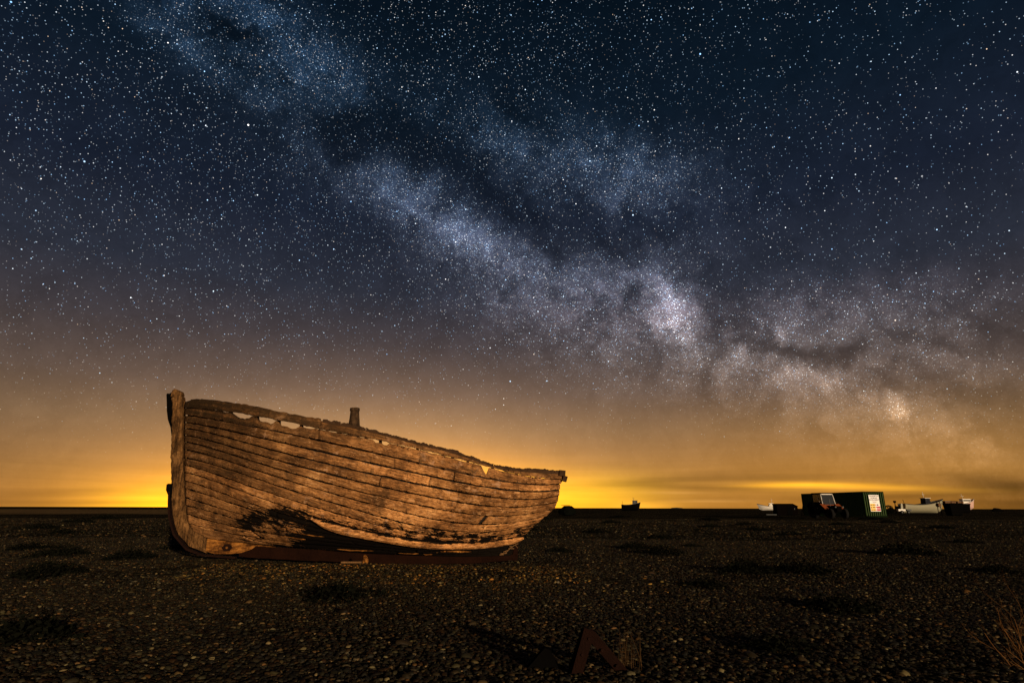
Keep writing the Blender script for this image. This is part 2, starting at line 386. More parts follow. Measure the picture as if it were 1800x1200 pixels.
def pebbles(name, y0, y1, dens, rmin, rmax, seed, mat=None, xr=None):
    mat = mat or pm
    v = []; f = []; n = 40; yy = np.linspace(y0, y1, 26)
    for y in yy:
        for u in np.linspace(-1, 1, n): x = u*(y*1.02+.8) if xr is None else xr[0]+(u+1)/2*(xr[1]-xr[0]); v.append((x, y, float(ground_h(x, y))))
    for j in range(len(yy)-1):
        for i in range(n-1): a = j*n+i; f.append((a, a+1, a+n+1, a+n))
    me = bpy.data.meshes.new(name); me.from_pydata(v, [], f)
    o = bpy.data.objects.new(name, me); C.objects.link(o); o['kind'] = 'stuff'
    ng = bpy.data.node_groups.new(name, 'GeometryNodeTree')
    ng.interface.new_socket('Geometry', in_out='INPUT', socket_type='NodeSocketGeometry'); ng.interface.new_socket('Geometry', in_out='OUTPUT', socket_type='NodeSocketGeometry')
    N = ng.nodes.new; L = ng.links.new
    gi = N('NodeGroupInput'); go = N('NodeGroupOutput')
    dp = N('GeometryNodeDistributePointsOnFaces'); L(gi.outputs[0], dp.inputs[0]); po = N('GeometryNodeInputPosition'); dn = N('ShaderNodeTexNoise'); L(po.outputs[0], dn.inputs['Vector']); dn.inputs['Scale'].default_value = 1.1; dn.inputs['Detail'].default_value = 5
    dm = N('ShaderNodeMapRange'); L(dn.outputs[0], dm.inputs[0]); dm.inputs[1].default_value = .38; dm.inputs[2].default_value = .62; dm.inputs[3].default_value = dens*.35; dm.inputs[4].default_value = dens*1.3; L(dm.outputs[0], dp.inputs['Density']); dp.inputs['Seed'].default_value = seed
    jg = N('GeometryNodeGeometryToInstance')
    for k in range(5):
        ic = N('GeometryNodeMeshIcoSphere'); ic.inputs['Radius'].default_value = 1; ic.inputs['Subdivisions'].default_value = 2
        sp = N('GeometryNodeSetPosition'); L(ic.outputs[0], sp.inputs[0])
        no = N('ShaderNodeTexNoise'); no.noise_dimensions = '4D'; no.inputs['W'].default_value = k*7.3+seed; no.inputs['Scale'].default_value = .9; no.inputs['Detail'].default_value = 1
        vs = N('ShaderNodeVectorMath'); vs.operation = 'SUBTRACT'; L(no.outputs['Color'], vs.inputs[0]); vs.inputs[1].default_value = (.5, .5, .5)
        sc = N('ShaderNodeVectorMath'); sc.operation = 'SCALE'; L(vs.outputs[0], sc.inputs[0]); sc.inputs['Scale'].default_value = 1.3
        L(sc.outputs[0], sp.inputs['Offset'])
        ss_ = N('GeometryNodeSetShadeSmooth'); L(sp.outputs[0], ss_.inputs[0])
        L(ss_.outputs[0], jg.inputs[0])
    iop = N('GeometryNodeInstanceOnPoints'); L(dp.outputs[0], iop.inputs[0]); L(jg.outputs[0], iop.inputs['Instance']); iop.inputs['Pick Instance'].default_value = True
    rr = N('FunctionNodeRandomValue'); rr.data_type = 'FLOAT_VECTOR'; rr.inputs[0].default_value = (-.35, -.35, 0); rr.inputs[1].default_value = (.35, .35, 6.28); L(rr.outputs[0], iop.inputs['Rotation'])
    r1 = N('FunctionNodeRandomValue'); r1.data_type = 'FLOAT'; r1.inputs[2].default_value = 0; r1.inputs[3].default_value = 1; r1.inputs['Seed'].default_value = 5
    pw = N('ShaderNodeMath'); pw.operation = 'POWER'; L(r1.outputs[1], pw.inputs[0]); pw.inputs[1].default_value = 2.6
    mr = N('ShaderNodeMapRange'); L(pw.outputs[0], mr.inputs[0]); mr.inputs[3].default_value = rmin; mr.inputs[4].default_value = rmax
    r2 = N('FunctionNodeRandomValue'); r2.data_type = 'FLOAT_VECTOR'; r2.inputs[0].default_value = (.8, .6, .4); r2.inputs[1].default_value = (1.3, 1.0, .7); r2.inputs['Seed'].default_value = 9
    vm = N('ShaderNodeVectorMath'); vm.operation = 'SCALE'; L(r2.outputs[0], vm.inputs[0]); L(mr.outputs[0], vm.inputs['Scale']); L(vm.outputs[0], iop.inputs['Scale'])
    sm_ = N('GeometryNodeSetMaterial'); L(iop.outputs[0], sm_.inputs[0]); sm_.inputs['Material'].default_value = mat
    L(sm_.outputs[0], go.inputs[0])
    md = o.modifiers.new('stones', 'NODES'); md.node_group = ng; me.materials.append(mat)
    return o
pebbles('gravel', 2.4, 7.0, 2500, .006, .021, 1)
pebbles('gravel', 7.0, 17.0, 900, .008, .024, 2)
pebbles('gravel', 17.0, 48.0, 34, .022, .050, 3)
pebbles('gravel', 2.6, 12.0, 7, .022, .050, 8)
pale = pm.copy(); pale.name = 'lit_strip_flint'  # stone colours brightened to paint a strip of warm light
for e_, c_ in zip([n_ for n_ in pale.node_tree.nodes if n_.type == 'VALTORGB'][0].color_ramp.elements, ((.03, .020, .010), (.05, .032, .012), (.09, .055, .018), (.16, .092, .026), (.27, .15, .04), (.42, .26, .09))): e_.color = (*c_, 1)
pebbles('lit_strip_flints', 7.0, 8.6, 300, .010, .024, 4, pale, (-4.1, .9))  # these brighter stones stand in for lit shingle before the hull
pebbles('lit_strip_flints', 6.3, 7.5, 40, .012, .028, 5, pale, (-3.4, 2.2))

# ------------------------------------------------------------------ the wrecked boat
A5 = R(5.0); BO = Vector((-4.62, 9.95, 0))
boat = empty('wooden_boat', BO, A5, 'weathered clinker-built wooden fishing boat with a bare hull, lying on the shingle', 'boat')
def loc3(x, y, z): return (x, -y, z)          # local y is measured to port, towards the camera
# seams: height of each seam (rows) at 29 stations from stem to stern
T = np.array([[2.623, 2.604, 2.568, 2.523, 2.478, 2.429, 2.379, 2.339, 2.283, 2.228, 2.196, 2.164, 2.126, 2.087, 2.036, 1.984, 1.925, 1.865, 1.814, 1.766, 1.704, 1.635, 1.564, 1.491, 1.464, 1.441, 1.432, 1.424, 1.417],
 [2.502, 2.469, 2.429, 2.385, 2.338, 2.291, 2.243, 2.196, 2.151, 2.107, 2.064, 2.022, 1.98, 1.938, 1.895, 1.852, 1.806, 1.759, 1.71, 1.658, 1.605, 1.551, 1.498, 1.446, 1.397, 1.355, 1.323, 1.304, 1.302],
 [2.377, 2.329, 2.281, 2.233, 2.184, 2.136, 2.088, 2.04, 1.992, 1.944, 1.895, 1.847, 1.798, 1.749, 1.699, 1.649, 1.599, 1.549, 1.499, 1.45, 1.403, 1.359, 1.317, 1.281, 1.251, 1.229, 1.217, 1.217, 1.232],
 [2.253, 2.205, 2.155, 2.103, 2.049, 1.995, 1.94, 1.886, 1.833, 1.78, 1.728, 1.677, 1.627, 1.577, 1.528, 1.479, 1.432, 1.385, 1.34, 1.296, 1.254, 1.216, 1.181, 1.151, 1.128, 1.113, 1.107, 1.114, 1.135],
 [2.153, 2.11, 2.059, 2.001, 1.94, 1.877, 1.813, 1.75, 1.689, 1.63, 1.573, 1.519, 1.467, 1.417, 1.369, 1.322, 1.277, 1.233, 1.191, 1.151, 1.112, 1.076, 1.045, 1.018, 0.999, 0.989, 0.991, 1.01, 1.048],
 [2.036, 1.99, 1.936, 1.876, 1.813, 1.747, 1.681, 1.616, 1.553, 1.491, 1.431, 1.374, 1.32, 1.267, 1.217, 1.169, 1.123, 1.079, 1.036, 0.997, 0.961, 0.928, 0.901, 0.88, 0.867, 0.865, 0.877, 0.905, 0.953],
 [1.924, 1.877, 1.821, 1.759, 1.694, 1.627, 1.559, 1.491, 1.425, 1.36, 1.298, 1.238, 1.181, 1.125, 1.073, 1.022, 0.975, 0.929, 0.887, 0.847, 0.812, 0.781, 0.756, 0.738, 0.729, 0.732, 0.749, 0.783, 0.838],
 [1.791, 1.747, 1.695, 1.637, 1.574, 1.508, 1.44, 1.372, 1.304, 1.237, 1.172, 1.109, 1.048, 0.989, 0.933, 0.88, 0.83, 0.784, 0.741, 0.702, 0.668, 0.64, 0.619, 0.606, 0.602, 0.61, 0.632, 0.669, 0.726],
 [1.655, 1.614, 1.563, 1.507, 1.445, 1.38, 1.313, 1.245, 1.177, 1.11, 1.043, 0.979, 0.917, 0.857, 0.8, 0.747, 0.697, 0.65, 0.609, 0.572, 0.54, 0.514, 0.496, 0.485, 0.483, 0.492, 0.513, 0.547, 0.598],
 [1.534, 1.484, 1.427, 1.365, 1.3, 1.233, 1.165, 1.097, 1.03, 0.965, 0.902, 0.842, 0.784, 0.729, 0.677, 0.629, 0.583, 0.541, 0.503, 0.469, 0.44, 0.416, 0.399, 0.389, 0.388, 0.397, 0.419, 0.456, 0.51],
 [1.415, 1.372, 1.317, 1.255, 1.187, 1.116, 1.044, 0.972, 0.901, 0.833, 0.768, 0.707, 0.65, 0.597, 0.547, 0.502, 0.462, 0.425, 0.393, 0.365, 0.342, 0.324, 0.312, 0.306, 0.308, 0.319, 0.341, 0.376, 0.426],
 [1.278, 1.229, 1.17, 1.105, 1.038, 0.97, 0.903, 0.838, 0.776, 0.718, 0.664, 0.613, 0.566, 0.523, 0.482, 0.445, 0.41, 0.379, 0.351, 0.326, 0.305, 0.289, 0.278, 0.273, 0.274, 0.284, 0.303, 0.333, 0.374],
 [1.158, 1.106, 1.05, 0.991, 0.93, 0.87, 0.811, 0.754, 0.699, 0.647, 0.597, 0.551, 0.507, 0.467, 0.429, 0.395, 0.363, 0.335, 0.309, 0.287, 0.269, 0.254, 0.245, 0.24, 0.241, 0.249, 0.265, 0.289, 0.323],
 [1.011, 0.952, 0.898, 0.847, 0.799, 0.752, 0.706, 0.66, 0.616, 0.572, 0.529, 0.488, 0.449, 0.412, 0.377, 0.345, 0.316, 0.29, 0.268, 0.249, 0.233, 0.221, 0.212, 0.208, 0.208, 0.213, 0.225, 0.244, 0.273],
 [0.88, 0.845, 0.799, 0.749, 0.696, 0.644, 0.594, 0.547, 0.504, 0.464, 0.428, 0.396, 0.366, 0.338, 0.312, 0.288, 0.266, 0.246, 0.227, 0.21, 0.196, 0.184, 0.176, 0.173, 0.173, 0.179, 0.189, 0.203, 0.22],
 [0.742, 0.69, 0.642, 0.598, 0.557, 0.519, 0.482, 0.448, 0.415, 0.383, 0.354, 0.326, 0.3, 0.275, 0.253, 0.233, 0.214, 0.197, 0.183, 0.17, 0.16, 0.151, 0.145, 0.141, 0.14, 0.142, 0.147, 0.157, 0.172],
 [0.597, 0.552, 0.508, 0.464, 0.424, 0.387, 0.353, 0.324, 0.298, 0.275, 0.255, 0.237, 0.221, 0.205, 0.191, 0.178, 0.165, 0.153, 0.141, 0.131, 0.122, 0.115, 0.11, 0.107, 0.106, 0.108, 0.111, 0.115, 0.118],
 [0.36, 0.33, 0.289, 0.271, 0.253, 0.236, 0.219, 0.203, 0.186, 0.175, 0.166, 0.156, 0.146, 0.136, 0.127, 0.12, 0.113, 0.105, 0.098, 0.091, 0.087, 0.083, 0.08, 0.076, 0.072, 0.07, 0.07, 0.07, 0.07]])
SS = np.linspace(0, 1, T.shape[1])
def xb(z): return np.interp(z, [.24,.30,.36,.48,.62,.95,1.31,1.71,2.1,2.68], [0.4,-.05,-.36,-.62,-.72,-.80,-.87,-.94,-1.0,-1.09])
def xe(z): return np.interp(z, [.1,.25,.39,.43,.51,.62,.73,.85,.95,1.04,1.23,1.3,1.5], [4.62,4.70,4.80,4.84,4.92,5.03,5.16,5.29,5.335,5.35,5.375,5.42,5.43])
def zk(x): return np.interp(x, [-.3,.25,1,2,3,4,5.5], [.31,.255,.185,.13,.09,.07,.07])
def wt(z): return np.interp(z, [.1,.3,.5,.8,1.1,1.5], [.05,.12,.35,.62,.75,.8])
def YY(x, z):
    z0 = np.where(x > -.3, zk(x), .31)
    tau = np.clip((z-z0)/1.25, 0, 1); mid = 1.12*(1-(1-tau)**2.1)**.72
    e = 2.9-.9*np.clip(z/2.4, 0, 1); u = np.clip((x-xb(z))/e, 0, 1); gg = np.sin(u*np.pi/2)**.95
    u2 = np.clip((xe(z)-x)/2.6, 0, 1); h = np.sin(u2*np.pi/2)
    full = .05+mid*gg; w = wt(z)
    return np.where(full > w, w+(full-w)*h, full)
def nrm(x, z):
    d = .02; a = (YY(x+d, z)-YY(x-d, z))/(2*d); c = (YY(x, z+d)-YY(x, z-d))/(2*d)
    a = np.clip(a, -2, 2); c = np.clip(c, -2, 2)
    n = np.stack([-a, np.ones_like(a), -c], -1); return n/np.linalg.norm(n, axis=-1, keepdims=True)
def nz(s, f, ph, a=1.): return a*(np.sin(s*f+ph)*.5+np.sin(s*f*2.3+ph*1.7)*.3+np.sin(s*f*5.1+ph*3.1)*.2)
def rnoise(s, step, seed):       # value noise along a line
    r = np.random.default_rng(seed).uniform(-1, 1, 4000); t = np.asarray(s)/step; i = np.floor(t).astype(int) % 3990; f = t-np.floor(t); return r[i]*(1-f)+r[i+1]*f
def hull_pt(s, z, off):
    x = xb(z)+s*(xe(z)-xb(z)); n = nrm(x, z); y = YY(x, z)
    return np.stack([x+n[..., 0]*off, -(y+n[..., 1]*off), z+n[..., 2]*off], -1)
def tarlevel(x, z):
    zt = np.interp(x, [-1, .0, .3, .6, 1.0, 1.35, 1.6, 2.2, 3.0, 4.0, 4.6, 5.2], [-.6, .38, .72, .82, .86, .82, .72, .58, .48, .44, .46, .55])
    ztb = np.interp(x, [-1, .4, .8, 1.2, 1.5, 2.2, 3, 4, 4.6, 5], [-.8, -.3, .0, .40, .72, .565, .415, .36, .40, .46])
    a = .62*np.exp(-(((zt-.06)-z)/.16)**2)+np.clip((zt-z)/.2, 0, 1)*.44; a = np.where(x > 2.4, np.clip((zt+.07-z)/.50+.42, 0, 1), a); a = np.where(x < .35, a*np.clip((x+.2)/.55, 0, 1), a); c = np.clip((ztb-z)/.14+.5, 0, 1)
    up = np.clip((z-.9)/.6, 0, 1)*0
    return np.maximum(a*.74, c*.88)
wm, b, p = new_mat('weathered_planking')
uv = b.n('ShaderNodeUVMap', uv_map='UVMap').outputs[0]; tc = b.n('ShaderNodeTexCoord').outputs['Object']
oi = b.n('ShaderNodeObjectInfo').outputs['Random']
at_ = b.n('ShaderNodeAttribute', attribute_name='tar'); tar = at_.outputs['Fac']
mp = b.n('ShaderNodeMapping'); b.put(mp.inputs[0], uv); mp.inputs['Scale'].default_value = (1.3, 26, 1); b.put(mp.inputs['Location'], b.n('ShaderNodeCombineXYZ').outputs[0])
b.put(mp.inputs['Location'].links[0].from_node.inputs[0], b.m('MULTIPLY', oi, 53))
grain_ = b.noise(mp.outputs[0], 2.2, 8, .62, .5); streak_ = b.noise(mp.outputs[0], .7, 4, .6)
blot = b.noise(tc, 2.3, 6, .62, .4); blot2 = b.noise(tc, 7.5, 6, .65, .6); fine_ = b.noise(tc, 55, 4, .65)
mq = b.n('ShaderNodeMapping'); b.put(mq.inputs[0], uv); mq.inputs['Scale'].default_value = (7, 22, 1); mott = b.noise(mq.outputs[0], 1.6, 7, .68, .8)
wcol = b.ramp(b.m('ADD', b.m('MULTIPLY', blot, .40), b.m('ADD', b.m('MULTIPLY', grain_, .28), b.m('MULTIPLY', mott, .32))), [(.37, (.024, .010, .004)), (.44, (.12, .050, .016)), (.50, (.29, .124, .038)), (.555, (.50, .225, .070)), (.63, (.84, .45, .17))])
wcol = b.v('SCALE', wcol, scale=b.m('MULTIPLY_ADD', oi, .72, .68))
fk = b.n('ShaderNodeMapping'); b.put(fk.inputs[0], uv); fk.inputs['Scale'].default_value = (3.0, 8.5, 1); b.put(fk.inputs['Location'], b.v('SCALE', (1, 2, 0), scale=b.m('MULTIPLY', oi, 31)))
fn = b.noise(fk.outputs[0], 3.2, 10, .74, .6); fn2 = b.noise(fk.outputs[0], 1.1, 4, .6)
wcol = b.mix(b.m('MULTIPLY', b.m('MULTIPLY', b.ss(fn, .545, .565), b.ss(fn2, .42, .6)), .55), wcol, (.68, .37, .16, 1))
wcol = b.mix(b.m('MULTIPLY', b.ss(fn, .43, .415), .62), wcol, (.045, .021, .008, 1))
vs_ = b.n('ShaderNodeMapping'); b.put(vs_.inputs[0], tc); vs_.inputs['Scale'].default_value = (15, 15, 1.3)
wcol = b.mix(b.m('MULTIPLY', b.ss(b.noise(vs_.outputs[0], 1.3, 5, .6, .4), .56, .66), .42), wcol, (.07, .028, .009, 1))
at0 = b.n('ShaderNodeAttribute', attribute_name='bow_shade').outputs['Fac']
wcol = b.v('SCALE', wcol, scale=b.m('MULTIPLY_ADD', at0, -.75, 1.32))  # shade towards the bow multiplied into the wood colour
paint = b.m('MULTIPLY', b.ss(blot2, .56, .66), b.ss(b.noise(tc, 1.1, 3, .5), .44, .6))
wcol = b.mix(b.m('MULTIPLY', paint, .55), wcol, (.55, .32, .18, 1))
dark = b.m('MULTIPLY', b.ss(b.noise(tc, 3.1, 5, .7, .8), .55, .70), .65)
wcol = b.mix(dark, wcol, (.05, .028, .012, 1))
# fall-off of light towards the stem painted in; top strakes darker too
at2 = b.n('ShaderNodeAttribute', attribute_name='bow_shade').outputs['Fac']
wcol = b.mix(b.m('MULTIPLY', at2, b.ss(b.m('ADD', b.m('MULTIPLY', streak_, .6), b.m('MULTIPLY', blot2, .4)), .38, .70, 1, .35)), wcol, (.035, .020, .009, 1))
mf = b.n('ShaderNodeMapping'); b.put(mf.inputs[0], uv); mf.inputs['Scale'].default_value = (4.2, 30, 1)
fl1 = b.noise(mf.outputs[0], 1.5, 9, .68, .5); fl2 = b.noise(tc, 5.0, 5, .6, .3)
flk = b.m('MULTIPLY_ADD', b.m('SUBTRACT', b.m('ADD', b.m('MULTIPLY', fl1, .62), b.m('MULTIPLY', fl2, .38)), .5), 3.4, .5)
tm = b.ss(b.m('SUBTRACT', b.m('MULTIPLY', tar, 1.18), b.m('ADD', flk, b.m('MULTIPLY_ADD', oi, .16, -.08))), .0, .09)
wcol = b.mix(tm, wcol, (.0050, .0034, .0022, 1))
speck = b.m('MULTIPLY', b.ss(fine_, .66, .72), .7)
wcol = b.mix(speck, wcol, (.03, .016, .008, 1))
b.put(p.inputs['Base Color'], wcol); p.inputs['Roughness'].default_value = .9; p.inputs['Specular IOR Level'].default_value = .05
hgt = b.m('ADD', b.m('ADD', b.m('MULTIPLY', grain_, .7), b.m('MULTIPLY', fine_, .35)), b.m('ADD', b.m('MULTIPLY', tm, -.35), b.m('MULTIPLY', blot2, .5)))
bp = b.n('ShaderNodeBump'); bp.inputs['Strength'].default_value = 1; bp.inputs['Distance'].default_value = .022
b.put(bp.inputs['Height'], hgt); b.put(p.inputs['Normal'], bp.outputs[0])
M['planking'] = wm
def wood(name, stops, sc, var=1.0):
    m, b, p = new_mat(name); tc = b.n('ShaderNodeTexCoord').outputs['Object']
    q = b.n('ShaderNodeMapping'); b.put(q.inputs[0], tc); q.inputs['Scale'].default_value = sc
    g1 = b.noise(q.outputs[0], 1.6, 9, .7, .8); g2 = b.noise(tc, 4.5, 6, .65, .6); g3 = b.noise(tc, 40, 4, .6)
    f = b.m('ADD', b.m('MULTIPLY', g1, .5), b.m('ADD', b.m('MULTIPLY', g2, .35), b.m('MULTIPLY', g3, .15)))
    c = b.ramp(f, stops); b.put(p.inputs['Base Color'], c); p.inputs['Roughness'].default_value = .92; p.inputs['Specular IOR Level'].default_value = .05
    bp = b.n('ShaderNodeBump'); bp.inputs['Strength'].default_value = 1; bp.inputs['Distance'].default_value = .03; b.put(bp.inputs['Height'], f); b.put(p.inputs['Normal'], bp.outputs[0]); return m
ST = [(.38, (.010, .005, .002)), (.46, (.045, .022, .008)), (.53, (.12, .058, .019)), (.62, (.26, .13, .044))]
M['stemwood'] = wood('stemwood', ST, (18, 14, 2.2)); M['footwood'] = wood('footwood', [(.38, (.012, .005, .002)), (.47, (.07, .026, .006)), (.54, (.22, .085, .016)), (.63, (.42, .18, .036))], (2.5, 10, 18))
M['postwood'] = wood('postwood', [(.38, (.006, .004, .003)), (.48, (.03, .017, .009)), (.56, (.075, .042, .020)), (.64, (.14, .08, .04))], (24, 24, 1.5))
M['lining'] = simple('lining', (.012, .009, .006), .9)
M['oldwood'] = simple('oldwood', (.13, .066, .024), .9, var=1.1, scale=5, bump=.8, spec=.15)
M['darkwood'] = simple('darkwood', (.045, .024, .012), .95, var=1.0, scale=9, bump=1, spec=.05)
M['wetwood'] = simple('wetwood', (.009, .0028, .0012), .9, spec=.05, var=.8, scale=4, bump=.7)

def tab(k, s): return np.interp(s, SS, T[k])
holes_lo = [(.118, .127, .012), (.138, .156, .018), (.170, .224, .070), (.240, .285, .078), (.293, .343, .085), (.347, .378, .026), (.519, .533, .045), (.537, .556, .055), (.61, .63, .008), (.65, .68, .010), (.72, .75, .012), (.82, .85, .010)]
def hole(s):
    h = np.zeros_like(s)
    for a, c, d in holes_lo:
        m = (a+c)/2; w = (c-a)/2; h = np.maximum(h, d*np.sqrt(np.clip(1-((s-m)/w)**2, 0, 1)))
    return h
cuts = {0: [.394], 1: [.389], 2: [.57, .717, .79], 3: [.658], 4: [.538, .733], 5: [.733], 6: [.833], 7: [], 8: [.62], 9: [.36], 10: [.5], 11: [.28], 12: [.44], 13: [.3], 14: [.45], 15: [.187, .62], 16: [.13, .55]}
faint = {(0, .394), (1, .389), (2, .57), (2, .79), (3, .658), (4, .733), (5, .733), (8, .62), (9, .36)}
def plank(k, s0, s1, idx, endgap0=0., endgap1=0.):
    n = max(8, int((s1-s0)*150)); s = np.linspace(s0+endgap0, s1-endgap1, n)
    zt = tab(k, s); zb = tab(k+1, s); L = s*6.6
    hgt = zt-zb; gap = np.minimum(.012, hgt*.16)
    rough = .006 + .005*np.clip((k-6)/6, 0, 1)
    zt = zt-gap+rnoise(L, .045, 100+k)*rough*.6; zb = zb+gap*.55+rnoise(L, .035, 200+k)*rough
    if k == 0:
        zt = tab(0, s)+rnoise(L, .05, 5)*.012+rnoise(L, .35, 6)*.012+np.where(s < .394, .012, -.012) - np.clip((.03-s)/.03, 0, 1)*.045
        zt = np.where((s > .30) & (s < .394), zt+.012, zt)
        zb = zb+hole(s)*.15+rnoise(L, .03, 7)*.006-.006
    if k == 1:
        zt = zt-hole(s)*(.85+.25*rnoise(L, .03, 9))+.006
        zt = zt-.125*np.exp(-((s-.795)/.0062)**4)
    if k == 16: zb = tab(17, s)+.004
    rows = [0, .07, .5, .93, 1]; P = []; Q = []; U = []; TT = []; GG = []
    cup = nz(L, 1.1, k*2.1, .004)
    for v in rows:
        z = zt*(1-v)+zb*v
        off = .004+.019*v + (.0 if v not in (0, 1) else -.003)
        P.append(hull_pt(s, z, off+cup)); Q.append(hull_pt(s, z, off+cup-.022))
        U.append(np.stack([L+k*1.7, v*hgt+k*.9], -1)); x = xb(z)+s*(xe(z)-xb(z)); TT.append(tarlevel(x, z)+(.55 if v in (0, 1) else .03))
        GG.append(np.clip(1.15-s*1.5, .25, 1)*(.85 if k < 9 else .55) + (.45 if k < 1 else .25 if k < 2 else 0))  # painted shading: strongest at the bow, extra on the top strakes
    m = len(rows); P = np.array(P); Q = np.array(Q); U = np.array(U)
    v = np.concatenate([P.reshape(-1, 3), Q.reshape(-1, 3)]); f = []; NQ = m*n
    for j in range(m-1):
        for i in range(n-1): a = j*n+i; f.append((a, a+n, a+n+1, a+1)); f.append((a+NQ, a+1+NQ, a+n+1+NQ, a+n+NQ))
    for i in range(n-1): f.append((i, i+1, i+1+NQ, i+NQ)); a = (m-1)*n+i; f.append((a, a+NQ, a+1+NQ, a+1))
    for j in range(m-1): a = j*n; f.append((a, a+NQ, a+n+NQ, a+n)); a = j*n+n-1; f.append((a, a+n, a+n+NQ, a+NQ))
    me = bpy.data.meshes.new('plank'); me.from_pydata(v.tolist(), [], f)
    uvl = me.uv_layers.new(name='UVMap'); uvs = np.concatenate([U.reshape(-1, 2)]*2)
    li = np.zeros(len(me.loops), int); me.loops.foreach_get('vertex_index', li); uvl.data.foreach_set('uv', uvs[li].ravel())
    for nm, arr in (('tar', TT), ('bow_shade', GG)):
        at = me.attributes.new(nm, 'FLOAT', 'POINT'); at.data.foreach_set('value', np.concatenate([np.array(arr).ravel()]*2))
    fl = np.ones(len(me.polygons), bool); fl[2*(m-1)*(n-1):] = False; me.polygons.foreach_set('use_smooth', fl)
    me.materials.append(wm); o = bpy.data.objects.new('plank', me); C.objects.link(o); o.parent = boat
    return o
for k in range(17):
    cs = [0.0]+cuts[k]+[1.0]
    for i in range(len(cs)-1):
        eg = lambda q: 0 if q in (0., 1.) else (.0002 if (k, q) in faint else {6: .006, 15: .004, 16: .004}.get(k, .0010))
        plank(k, cs[i], cs[i+1], i, eg(cs[i]), eg(cs[i+1]))
# inner skin behind the planks, and the far side of the hull
def skin(k0, k1, off, side, name, mat, dz=0., th=.012):
    s = np.linspace(0, 1, 70); ks = list(range(k0, k1+1)); P = []
    for k in ks: P.append(hull_pt(s, tab(k, s)+(dz if k == k0 else 0), off))
    Q = [hull_pt(s, tab(k, s)+(dz if k == k0 else 0), off-th) for k in ks]
    P = np.array(P); Q = np.array(Q); n = 70; m = len(ks)
    if side < 0: P[..., 1] *= -1; Q[..., 1] *= -1
    mb = MB(); f = []; NQ = m*n
    for j in range(m-1):
        for i in range(n-1): a = j*n+i; f += [(a, a+n, a+n+1, a+1), (a+NQ, a+1+NQ, a+n+1+NQ, a+n+NQ)]
    for i in range(n-1): f.append((i, i+1, i+1+NQ, i+NQ)); a = (m-1)*n+i; f.append((a, a+NQ, a+1+NQ, a+1))
    mb.add(np.concatenate([P.reshape(-1, 3), Q.reshape(-1, 3)]).tolist(), f, True)
    return mb.build(name, mat, boat)
skin(2, 17, -.024, 1, 'inner_planking', M['lining'], -.012)
T0_ = T[0].copy(); T[0] = T[0]-.22*np.clip((SS-.08)/.08, 0, 1)*np.clip((.62-SS)/.08, 0, 1)-.05   # the far side has lost its top strake here
skin(0, 17, .01, -1, 'starboard_planking', M['darkwood'], 0, .03); T[0] = T0_
# transom closing the stern
tz = np.linspace(1.42, .10, 14); mb = MB(); v = []
for z in tz:
    for q in (-1, -.5, 0, .5, 1): v.append((float(xe(z))+.03*(1-q*q)-.02, q*(float(wt(z))-.01), z))
for z in tz:
    for q in (-1, -.5, 0, .5, 1): v.append((float(xe(z))+.03*(1-q*q)-.05, q*(float(wt(z))-.01), z))
f = []; NQ = len(tz)*5
for j in range(len(tz)-1):
    for i in range(4): a = j*5+i; f += [(a, a+5, a+6, a+1), (a+NQ, a+1+NQ, a+6+NQ, a+5+NQ)]
mb.add(v, f, True).build('transom', M['darkwood'], boat)
# ragged remains of the gunwale capping, in lengths
gs = np.random.default_rng(3)
s = .399
while s < .985:
    L = gs.uniform(.018, .05); e = min(s+L, .99); n = 20; ss = np.linspace(s, e, n); z0 = tab(0, ss)
    up = .012+gs.uniform(0, .022)*(1 if gs.random() > .3 else .2); jag = rnoise(ss*6.6, .055, int(s*900))*.012+rnoise(ss*6.6, .014, int(s*700))*.006
    A = hull_pt(ss, z0-.035, .012); Bp = hull_pt(ss, z0+up*.6+jag, .008); Cp = hull_pt(ss, z0+up+jag*1.2, -.035); Dp = hull_pt(ss, z0-.035, -.04)
    v = np.concatenate([A, Bp, Cp, Dp]).tolist(); f = []
    for i in range(n-1):
        for r in range(4): q = (r+1) % 4; f.append((r*n+i, q*n+i, q*n+i+1, r*n+i+1))
    f += [(0, n, 2*n, 3*n), (n-1, 4*n-1, 3*n-1, 2*n-1)]
    MB().add(v, f).build('gunwale', M['darkwood'], boat); s = e+(gs.uniform(.0, .003) if gs.random() < .3 else -.0005)
n = 30; ss = np.linspace(.02, .39, n); z0 = tab(0, ss)+rnoise(ss*6.6, .06, 44)*.008
v = np.concatenate([hull_pt(ss, z0-.05, -.02), hull_pt(ss, z0+.014, -.018), hull_pt(ss, z0+.012, -.06), hull_pt(ss, z0-.05, -.06)]).tolist(); f = []
for i in range(n-1):
    for r in range(4): q = (r+1) % 4; f.append((r*n+i, q*n+i, q*n+i+1, r*n+i+1))
f += [(0, n, 2*n, 3*n), (n-1, 4*n-1, 3*n-1, 2*n-1)]
MB().add(v, f).build('gunwale', M['darkwood'], boat)
# rotten crumbs clinging to the upper seam
mb = MB(); cr = np.random.default_rng(12)
for i in range(190):
    s_ = cr.choice([cr.uniform(.05, .42), cr.uniform(.45, .98)]); z_ = float(tab(1, s_))+cr.normal(0, .016)
    q = hull_pt(np.array([s_]), np.array([z_]), .016)[0]; d = cr.uniform(.004, .012)
    if float(hole(np.array([s_]))[0]) > .02: continue
    mb.box(tuple(q), (d*cr.uniform(1, 3), .014, d*.8), cr.uniform(-.4, .4), cr.uniform(-.6, .9), cr.uniform(-.5, .5))
tag(mb.build('rotten_seam', M['darkwood'], boat), kind='stuff')
